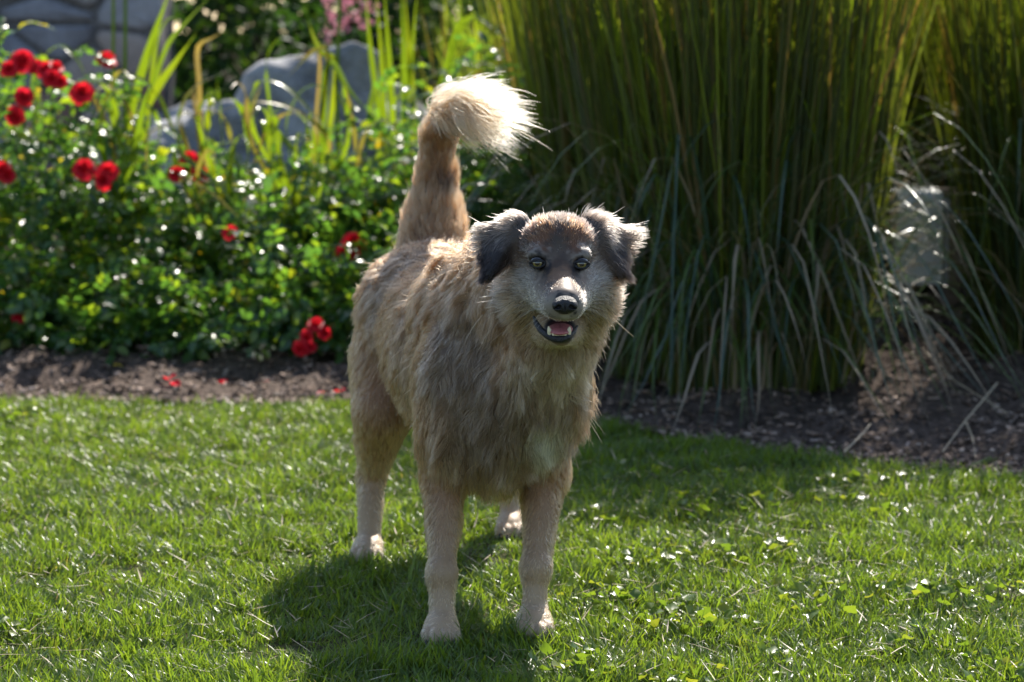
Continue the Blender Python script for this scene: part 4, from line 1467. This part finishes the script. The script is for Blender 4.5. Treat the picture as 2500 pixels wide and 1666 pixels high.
        # ears: dark flap, pale grey upper edge
        for (ea, eb, ec) in ((earA1, earB1, earC1), (earA2, earB2, earC2)):
            mid = (ea + eb) / 2
            m = w['ear'] * ball(P, (ea + eb + ec) / 3, 0.14, 0.2)
            setc(m, DARK * 0.25, BLACK * 0.45)
            h = (P[:, 2] - ec[2]) / (mid[2] - ec[2])
            setc(m * sstep(0.38, 0.85, h) * 0.85, DARK * 1.5, GREY * 0.95)
        # black rims
        for e in eyes:
            setc(ball(P, e, (0.0195, 0.03, 0.0140), 0.3), BLACK, BLACK)
            setc(ball(P, e + np.array((0.016 if e is eyes[0] else -0.016, 0, -0.008)), (0.010, 0.03, 0.007), 0.5) * 0.9, BLACK, BLACK)
        setc(ball(P, nose, (0.024, 0.03, 0.020), 0.15), BLACK * 1.3, BLACK * 1.3)
        return np.clip(c, 0, 0.93), np.clip(t, 0, 0.93)

    # skin colour on the body mesh
    Wv = weights(V)
    rc, tc = colour(V, N, Wv)
    dm = pdist(cavity, V)
    mouthmask = sstep(0.016, 0.006, dm)
    chin = ball(V, at(1367, 826, 4.028), (0.026, 0.018, 0.0095), 0.35)
    skin = (rc * 0.45 + tc * 0.35)
    dk = np.maximum(mouthmask, chin)[:, None]
    skin = skin * (1 - dk) + np.array((0.018, 0.016, 0.018)) * dk
    inner = sstep(0.0035, -0.001, dm) * sstep(4.015, 4.06, V[:, 1])
    skin = skin * (1 - inner[:, None]) + np.array((0.10, 0.03, 0.03)) * inner[:, None]
    point_color(body_me, 'skin', skin)
    body = mobj('body', body_me, attr_mat('dog_skin', 'skin', 0.55, 0.4))
    body.parent = root
    body.matrix_parent_inverse = Matrix.Translation(-root.location)

    # ---------------------------------------------------------------- hair
    tris = np.concatenate((F[:, [0, 1, 2]], F[:, [0, 2, 3]]))
    ar = np.linalg.norm(np.cross(V[tris[:, 1]] - V[tris[:, 0]], V[tris[:, 2]] - V[tris[:, 0]]), axis=1) / 2
    tw = Wv[tris].mean(1)
    dens = dict(skull=2.2, cheek=2.2, muzzle=3.4, jaw=2.6, ear=1.8, neck=1.35, body=1.0, foreleg=1.9, hindleg=1.5, tail=1.5)
    dw = tw @ np.array([dens[k] for k in names])
    pr = ar * dw
    n_hair = 190000
    r = np.random.default_rng(11)
    ti = r.choice(len(tris), n_hair, p=pr / pr.sum())
    u, v = r.random(n_hair), r.random(n_hair)
    fl_ = u + v > 1
    u[fl_], v[fl_] = 1 - u[fl_], 1 - v[fl_]
    bw = np.stack((1 - u - v, u, v), 1)
    P = np.einsum('ij,ijk->ik', bw, V[tris[ti]])
    Nn = nrm(np.einsum('ij,ijk->ik', bw, N[tris[ti]]))
    W = np.einsum('ij,ijk->ik', bw, Wv[tris[ti]])
    keep = (pdist(cavity, P) > 0.0080)
    for e in eyes:
        keep &= np.linalg.norm((P - e) / np.array((0.0145, 0.03, 0.0105)), axis=1) > 1
    keep &= np.linalg.norm((P - nose) / np.array((0.0215, 0.022, 0.0185)), axis=1) > 1
    keep &= ball(P, at(1367, 826, 4.028), (0.026, 0.018, 0.0095), 0.35) < 0.5
    P, Nn, W = P[keep], Nn[keep], W[keep]
    n = len(P)
    w = dict(zip(names, W.T))
    tt, tan = poly_param(P, tailp)

    # length of hair
    Ltab = dict(skull=0.019, cheek=0.038, muzzle=0.0070, jaw=0.0065, ear=0.019, neck=0.045, body=0.034, foreleg=0.019, hindleg=0.024, tail=0.038)
    L = W @ np.array([Ltab[k] for k in names])
    L *= 1 - 0.42 * w['foreleg'] * sstep(0.26, 0.03, P[:, 2])
    L *= 1 - 0.5 * w['hindleg'] * sstep(0.36, 0.03, P[:, 2])
    L += w['foreleg'] * sstep(0.13, 0.24, P[:, 2]) * sstep(0.2, 0.8, Nn @ back) * 0.03
    L += w['hindleg'] * sstep(0.2, 0.3, P[:, 2]) * sstep(0.2, 0.8, Nn @ back) * 0.03
    L += w['tail'] * sstep(0.40, 0.76, tt) * 0.082
    L *= 1 - 0.5 * w['skull'] * sstep(4.16, 4.09, P[:, 1])
    L += w['body'] * sstep(0.40, 0.30, P[:, 2]) * sstep(4.75, 4.5, P[:, 1]) * 0.016
    earedge = np.zeros(n)
    for (ea, eb, ec) in ((earA1, earB1, earC1), (earA2, earB2, earC2)):
        earedge = np.maximum(earedge, ball(P, ea, 0.042, 0.5))
        earedge = np.maximum(earedge, 0.9 * ball(P, eb, 0.035, 0.5))
    L += w['ear'] * earedge * 0.013
    near_eye = np.zeros(n)
    for e in eyes:
        near_eye = np.maximum(near_eye, ball(P, e, 0.028, 0.5))
    L *= 1 - 0.62 * near_eye
    L *= 1 - 0.6 * ball(P, nose, 0.04, 0.4)
    L *= 1 + w['tail'] * sstep(0.52, 0.74, tt) * np.clip(r.normal(0, 0.25, n), -0.6, 0.5)
    L *= np.clip(r.normal(0.95, 0.20, n), 0.4, 1.5) * (1 + 0.18 * nzD(P) * (1 - w['tail']))

    # direction of growth
    head_flow = nrm(P - (nose + np.array((0, -0.03, 0.0))))
    head_flow = nrm(head_flow + np.array((0, 0.25, -0.15)))
    body_flow = nrm(back * 1.0 + down * (0.55 + 0.7 * (1 - np.abs(Nn[:, 2:3]))))
    chest_flow = nrm(down + 0.15 * back)[None].repeat(n, 0)
    fr = sstep(-0.1, 0.55, Nn @ fwd)[:, None]
    body_flow = nrm(body_flow * (1 - fr) + chest_flow * fr)
    leg_flow = nrm(down + 0.35 * back)[None].repeat(n, 0)
    left = (np.linalg.norm(P - earA1, axis=1) < np.linalg.norm(P - earA2, axis=1))[:, None]
    ear_flow = np.where(left, nrm(earC1 - earA1 + 0.35 * (earB1 - earA1)), nrm(earC2 - earA2 + 0.35 * (earB2 - earA2)))
    e1 = earedge[:, None]
    ear_flow = nrm(ear_flow * (1 - e1) + e1 * np.where(left, np.array((-0.85, 0.1, 0.12)), np.array((0.85, 0.1, 0.12))))
    pl = sstep(0.45, 0.68, tt)[:, None]
    tail_flow = nrm(tan * (1 - 0.62 * pl) + pl * np.array((0.72, -0.22, -0.20)))
    neck_flow = nrm(body_flow * 0.6 + head_flow * 0.35 + down * 0.5)
    flow = np.zeros((n, 3))
    for k in names:
        f = {'skull': head_flow, 'cheek': head_flow, 'muzzle': head_flow, 'jaw': head_flow, 'ear': ear_flow, 'neck': neck_flow,
             'body': body_flow, 'foreleg': leg_flow, 'hindleg': leg_flow, 'tail': tail_flow}[k]
        flow += w[k][:, None] * f
    wob = np.stack((nzA(P), nzB(P), nzC(P)), 1)
    loose = (w['neck'] + w['body'] * 0.9 + w['cheek'] * 0.4 + w['tail'] * 0.25 + w['ear'] * 0.5 + 0.12)[:, None]
    flow = flow + 0.30 * wob * loose + r.normal(0, 0.10, (n, 3))
    tng = nrm(flow - (flow * Nn).sum(1, keepdims=True) * Nn)
    ltab = dict(skull=0.42, cheek=0.42, muzzle=0.38, jaw=0.35, ear=0.20, neck=0.46, body=0.38, foreleg=0.36, hindleg=0.36, tail=0.42)
    lift = (W @ np.array([ltab[k] for k in names]))[:, None] * np.clip(r.normal(1, 0.25, (n, 1)), 0.3, 1.8)
    lift = lift + 0.12 * (w['ear'] * earedge)[:, None]
    d0 = nrm(tng * (1 - lift) + Nn * lift)
    d1 = nrm(flow + Nn * 0.05 + down * 0.15 * loose + tng * 0.4)
    plw = (w['tail'] * sstep(0.45, 0.68, tt))[:, None]
    d1 = nrm(d1 * (1 - plw) + plw * nrm(np.array((1.0, -0.25, -0.50)) + r.normal(0, 0.10, (n, 3)) + 0.22 * wob + 0.22 * Nn))
    S = np.linspace(0, 1, 6)
    curl = r.normal(0, 1, (n, 3))
    pts = np.zeros((n, 6, 3))
    for i, s in enumerate(S):
        pts[:, i] = P - 0.0015 * Nn + L[:, None] * (d0 * (s - 0.5 * s * s) + d1 * (0.5 * s * s)) + curl * (0.035 * L[:, None] * s * s)
    # hair gathers into locks
    lock = np.clip(w['body'] * 0.75 + w['neck'] * 0.85 + w['tail'] * 0.75 + w['ear'] * 0.6 + w['cheek'] * 0.55 + w['hindleg'] * 0.6 + w['foreleg'] * 0.6 + w['skull'] * 0.35 + w['muzzle'] * 0.1, 0, 0.85)
    clump_var = np.ones(n)
    plock = w['tail'] * sstep(0.5, 0.7, tt)
    lock = np.maximum(lock, plock)
    L_ = L
    for nc, amt, seed in ((5200, 0.50, 3), (17000, 0.62, 4)):
        rr = np.random.default_rng(seed)
        ci = rr.choice(n, nc, replace=False)
        kd = kdtree.KDTree(nc)
        for j, i in enumerate(ci):
            kd.insert(P[i], j)
        kd.balance()
        near = np.array([kd.find(p)[1] for p in P])
        cc = ci[near]
        clump_var *= np.exp(rr.normal(0, 0.13, nc))[near] ** np.clip(lock + 0.1, 0, 1)
        same = (np.einsum('ij,ij->i', Nn, Nn[cc]) > 0.3) & (np.linalg.norm(P - P[cc], axis=1) < 0.03)
        a = lock * amt * same * r.uniform(0.5, 1.1, n)
        for i, s in enumerate(S):
            goal = pts[cc, i] + (P - P[cc]) * 0.12
            k = (a * s ** 1.3)[:, None]
            pts[:, i] = pts[:, i] * (1 - k) + goal * k
    stray = r.random(n) < 0.008 * (1 - w['muzzle'] - 0.7 * w['tail'])
    pts[stray] = P[stray][:, None] + (pts[stray] - P[stray][:, None]) * r.uniform(1.15, 1.5, (int(stray.sum()), 1, 1)) + Nn[stray][:, None] * (S ** 1.5)[None, :, None] * (L[stray] * r.uniform(0.1, 0.45, int(stray.sum())))[:, None, None]
    rc, tc = colour(P, Nn, W)
    var = np.clip(r.normal(1, 0.14 + 0.14 * (w['skull'] + w['muzzle'] + w['cheek'])[:, None], (n, 1)), 0.45, 1.6)
    hd = (w['skull'] + w['muzzle'] + w['cheek'] + w['ear'])[:, None]
    mot = nzE(P * np.array((1.0, 1.0, 0.45)))[:, None]
    var = var * np.exp((0.24 * hd + 0.16 * w['muzzle'][:, None] + 0.15 * (w['foreleg'] + w['hindleg'])[:, None]) * mot) * clump_var[:, None]
    darkhair = (r.random(n) < 0.26 * (w['body'] + w['neck']))[:, None]
    tc = np.where(darkhair, tc * 0.45, tc)
    palehair = (r.random(n) < 0.10 * (w['body'] + w['neck'] + w['skull'] + w['muzzle'] * 2))[:, None]
    tc = np.where(palehair, tc * 0.5 + 0.5 * CREAM, tc)
    mat = fur_mat('dog_fur')
    group = np.where(w['tail'] > 0.5, 3, np.where((w['ear'] > 0.5) & left[:, 0], 1, np.where(w['ear'] > 0.5, 2, np.where(
        (w['skull'] + w['cheek'] + w['muzzle'] + w['jaw'] + w['ear']) > 0.5, 4, np.where((w['foreleg'] + w['hindleg']) > 0.5, 5, 0)))))
    for gi, nm in ((0, 'body_fur'), (1, 'ear_fur'), (2, 'ear_fur'), (3, 'tail_fur'), (4, 'head_fur'), (5, 'leg_fur')):
        m = group == gi
        k = int(m.sum())
        cu = bpy.data.hair_curves.new(nm)
        cu.add_curves([6] * k)
        cu.attributes['position'].data.foreach_set('vector', pts[m].astype(np.float32).ravel())
        ra = cu.attributes.get('radius') or cu.attributes.new('radius', 'FLOAT', 'POINT')
        base_r = np.where(w['muzzle'] + w['jaw'] + w['skull'] + w['foreleg'] + w['hindleg'] > 0.5, 0.00058, 0.00048)[m]
        prof = np.array((0.9, 1.0, 0.95, 0.8, 0.55, 0.12))
        ra.data.foreach_set('value', (base_r[:, None] * prof).astype(np.float32).ravel())
        f = np.array((0, 0.15, 0.4, 0.7, 0.95, 1.0))[None, :, None]
        cc = (rc[m][:, None] * (1 - f) + tc[m][:, None] * f) * var[m][:, None]
        ca = cu.attributes.new('fur_color', 'FLOAT_COLOR', 'POINT')
        full = np.ones((k, 6, 4), np.float32)
        full[..., :3] = np.clip(cc, 0.004, 0.95)
        ca.data.foreach_set('color', full.ravel())
        cu.materials.append(mat)
        o = link(bpy.data.objects.new(nm, cu))
        o.parent = root
        o.matrix_parent_inverse = Matrix.Translation(-root.location)

    # ---------------------------------------------------------------- eyes, nose, mouth
    def put(name, me, mat, parent=root):
        o = mobj(name, me, mat)
        o.parent = parent
        o.matrix_parent_inverse = parent.matrix_world.inverted() if parent is not root else Matrix.Translation(-root.location)
        return o

    def cap(c, axis, rad, ang0, ang, nr=8, ns=20):
        ax = nrm(axis)
        s = nrm(np.cross(ax, (0, 0, 1)))
        uu = np.cross(s, ax)
        vs_, fs = [c + ax * rad], []
        for i in range(1, nr + 1):
            th = ang * i / nr
            for j in range(ns):
                ph = 2 * np.pi * j / ns
                vs_.append(c + rad * (ax * math.cos(th) + (s * math.cos(ph) + uu * math.sin(ph)) * math.sin(th)))
        for j in range(ns):
            fs.append((0, 1 + j, 1 + (j + 1) % ns))
        for i in range(nr - 1):
            for j in range(ns):
                a, b = 1 + i * ns + j, 1 + i * ns + (j + 1) % ns
                fs.append((a, a + ns, b + ns, b))
        return vs_, fs
    m_ball = plain('eye_dark', (0.012, 0.010, 0.009), 0.08, 0.5, coat=1.0)
    m_iris = plain('eye_iris', (0.175, 0.135, 0.036), 0.12, 0.5, noise=0.35, scale=400, coat=1.0)
    m_pup = plain('eye_pupil', (0.006, 0.006, 0.006), 0.05, 0.5, coat=1.0)
    m_black = plain('black_skin', (0.014, 0.013, 0.015), 0.45, 0.45, noise=0.3, scale=350, bump=0.5)
    for e in eyes:
        c = e + np.array((0, 0.0055, 0))
        ax = nrm(np.array((0.0, -1, 0.05)))
        ey = put('eye', pyd('eye', *cap(c, ax, 0.0125, 0, math.pi, 14, 24)), m_ball)
        put('iris', pyd('iris', *cap(c, ax, 0.01265, 0, 0.62)), m_iris, ey)
        put('pupil', pyd('pupil', *cap(c, ax, 0.01285, 0, 0.33)), m_pup, ey)
        # eyelid: an almond rim
        vs_, fs = [], []
        ns, nt_ = 32, 8
        for i in range(ns):
            th = 2 * np.pi * i / ns
            ca, sa = math.cos(th), math.sin(th)
            cx, cz = 0.0125 * ca, (0.0046 if sa > 0 else 0.0066) * sa * (1 - 0.25 * ca * ca)
            cyy = -0.0040 + 0.0042 * ca * ca
            rad = np.array((ca, 0, sa))
            tr_ = 0.0026 + (0.0009 * sa if sa > 0 else 0)
            for j in range(nt_):
                ph = 2 * np.pi * j / nt_
                vs_.append(e + np.array((cx, cyy, cz)) + tr_ * (rad * math.cos(ph) + np.array((0, -1.0, 0)) * math.sin(ph)))
        for i in range(ns):
            for j in range(nt_):
                a, b = i * nt_ + j, i * nt_ + (j + 1) % nt_
                c2, d2 = ((i + 1) % ns) * nt_ + j, ((i + 1) % ns) * nt_ + (j + 1) % nt_
                fs.append((a, c2, d2, b))
        put('eyelid', pyd('eyelid', vs_, fs), m_black, ey)
    nf = Field(nose - 0.034, nose + 0.034, 0.0011)
    nf.apply(Ell(nose + np.array((0, 0.004, 0.002)), (0.0200, 0.018, 0.0125), k=0.004))
    nf.apply(Ell(nose + np.array((0, 0.002, -0.005)), (0.0145, 0.015, 0.0115), k=0.008))
    for s in (-1, 1):
        nf.apply(Ell(nose + np.array((s * 0.0125, -0.005, -0.0015)), (0.0085, 0.010, 0.0085), k=0.006))
        nf.apply(Ell(nose + np.array((s * 0.0105, -0.015, -0.0025)), (0.0042, 0.009, 0.0036), rot=(0, s * 25, 0), k=0.002), sub=True)
        nf.apply(Ell(nose + np.array((s * 0.0160, -0.012, -0.0050)), (0.0045, 0.008, 0.0016), rot=(0, s * 20, 0), k=0.002), sub=True)
    nf.apply(Ell(nose + np.array((0, -0.0175, -0.008)), (0.0009, 0.006, 0.011), k=0.0015), sub=True)
    v_, f_ = nf.mesh()
    put('nose', raw_mesh('nose', v_, [f_]), m_black)
    lower = [(1303, 773, 4.072), (1309, 790, 4.058), (1322, 808, 4.040), (1340, 822, 4.024), (1356, 828, 4.016), (1372, 829, 4.014), (1387, 824, 4.018), (1400, 812, 4.032), (1409, 797, 4.055)]
    vs_, fs = tube(np.array([at(*q) for q in lower]), (0.002, 0.0048, 0.0058, 0.0060, 0.0062, 0.0062, 0.0058, 0.0042, 0.002), 10)
    put('lower_lip', pyd('lower_lip', vs_, fs), m_black)
    # tongue
    tg = Field(mouth - 0.05, mouth + 0.05, 0.0018)
    tg.apply(Ell(mouth + np.array((0.002, 0.006, -0.0035)), (0.0215, 0.036, 0.0065), rot=(6, 0, -3), k=0.002))
    tg.apply(Ell(mouth + np.array((0.002, -0.010, 0.0045)), (0.0012, 0.034, 0.0035), k=0.004), sub=True)
    v_, f_ = tg.mesh()
    put('tongue', raw_mesh('tongue', v_, [f_]), plain('tongue', (0.42, 0.13, 0.13), 0.35, 0.5, noise=0.2, scale=200, bump=0.2))
    m_tooth = plain('tooth', (0.72, 0.62, 0.40), 0.25, 0.5, noise=0.15, scale=150)

    def tooth(base, tip, rad):
        ax = nrm(tip - base)
        s = nrm(np.cross(ax, (0, 1, 0)))
        uu = np.cross(s, ax)
        vs_, fs = [], []
        for i, (t_, q) in enumerate(((0, 1.0), (0.35, 0.95), (0.7, 0.65), (0.92, 0.3))):
            for j in range(8):
                ph = 2 * np.pi * j / 8
                vs_.append(base + (tip - base) * t_ + rad * q * (s * math.cos(ph) + uu * math.sin(ph)))
        vs_.append(tip)
        for i in range(3):
            for j in range(8):
                fs.append((i * 8 + j, i * 8 + (j + 1) % 8, (i + 1) * 8 + (j + 1) % 8, (i + 1) * 8 + j))
        for j in range(8):
            fs.append((24 + j, 24 + (j + 1) % 8, 32))
        return pyd('tooth', vs_, fs)
    m_whisk = plain('whisker', (0.6, 0.56, 0.5), 0.4)
    m_claw = plain('claw', (0.05, 0.04, 0.035), 0.4)
    for (x, y) in ((-0.128, 4.285), (0.042, 4.33), (-0.302, 4.965), (-0.002, 5.215)):
        for dx, dy in ((-0.024, -0.034), (-0.009, -0.047), (0.009, -0.047), (0.024, -0.034)):
            b_ = np.array((x + dx, y + dy - 0.017, 0.020))
            put('claw', tooth(b_, b_ + np.array((dx * 0.1, -0.013, -0.011)), 0.0035), m_claw)
    put('tooth', tooth(at(1343, 817, 4.022), at(1339, 796, 4.020), 0.0042), m_tooth)
    for q in range(22):          # whiskers
        sd_ = -1 if q % 2 else 1
        b_ = at(1374 + sd_ * r.uniform(20, 42), r.uniform(742, 772), 4.02) + np.array((0, -0.006, 0))
        e_ = b_ + np.array((sd_ * r.uniform(0.03, 0.06), r.uniform(-0.02, 0.03), r.uniform(-0.035, 0.015)))
        put('whisker', pyd('whisker', *tube(np.array((b_, (b_ + e_) / 2 + np.array((0, 0, 0.006)), e_)), (0.0003, 0.0002, 0.0001), 3)), m_whisk)
    put('tooth', tooth(at(1388, 817, 4.020), at(1391, 797, 4.018), 0.0042), m_tooth)
    for x in np.linspace(1351, 1380, 6):
        put('tooth', tooth(at(x, 819, 4.014), at(x, 811, 4.013), 0.0024), m_tooth)



build_dog()
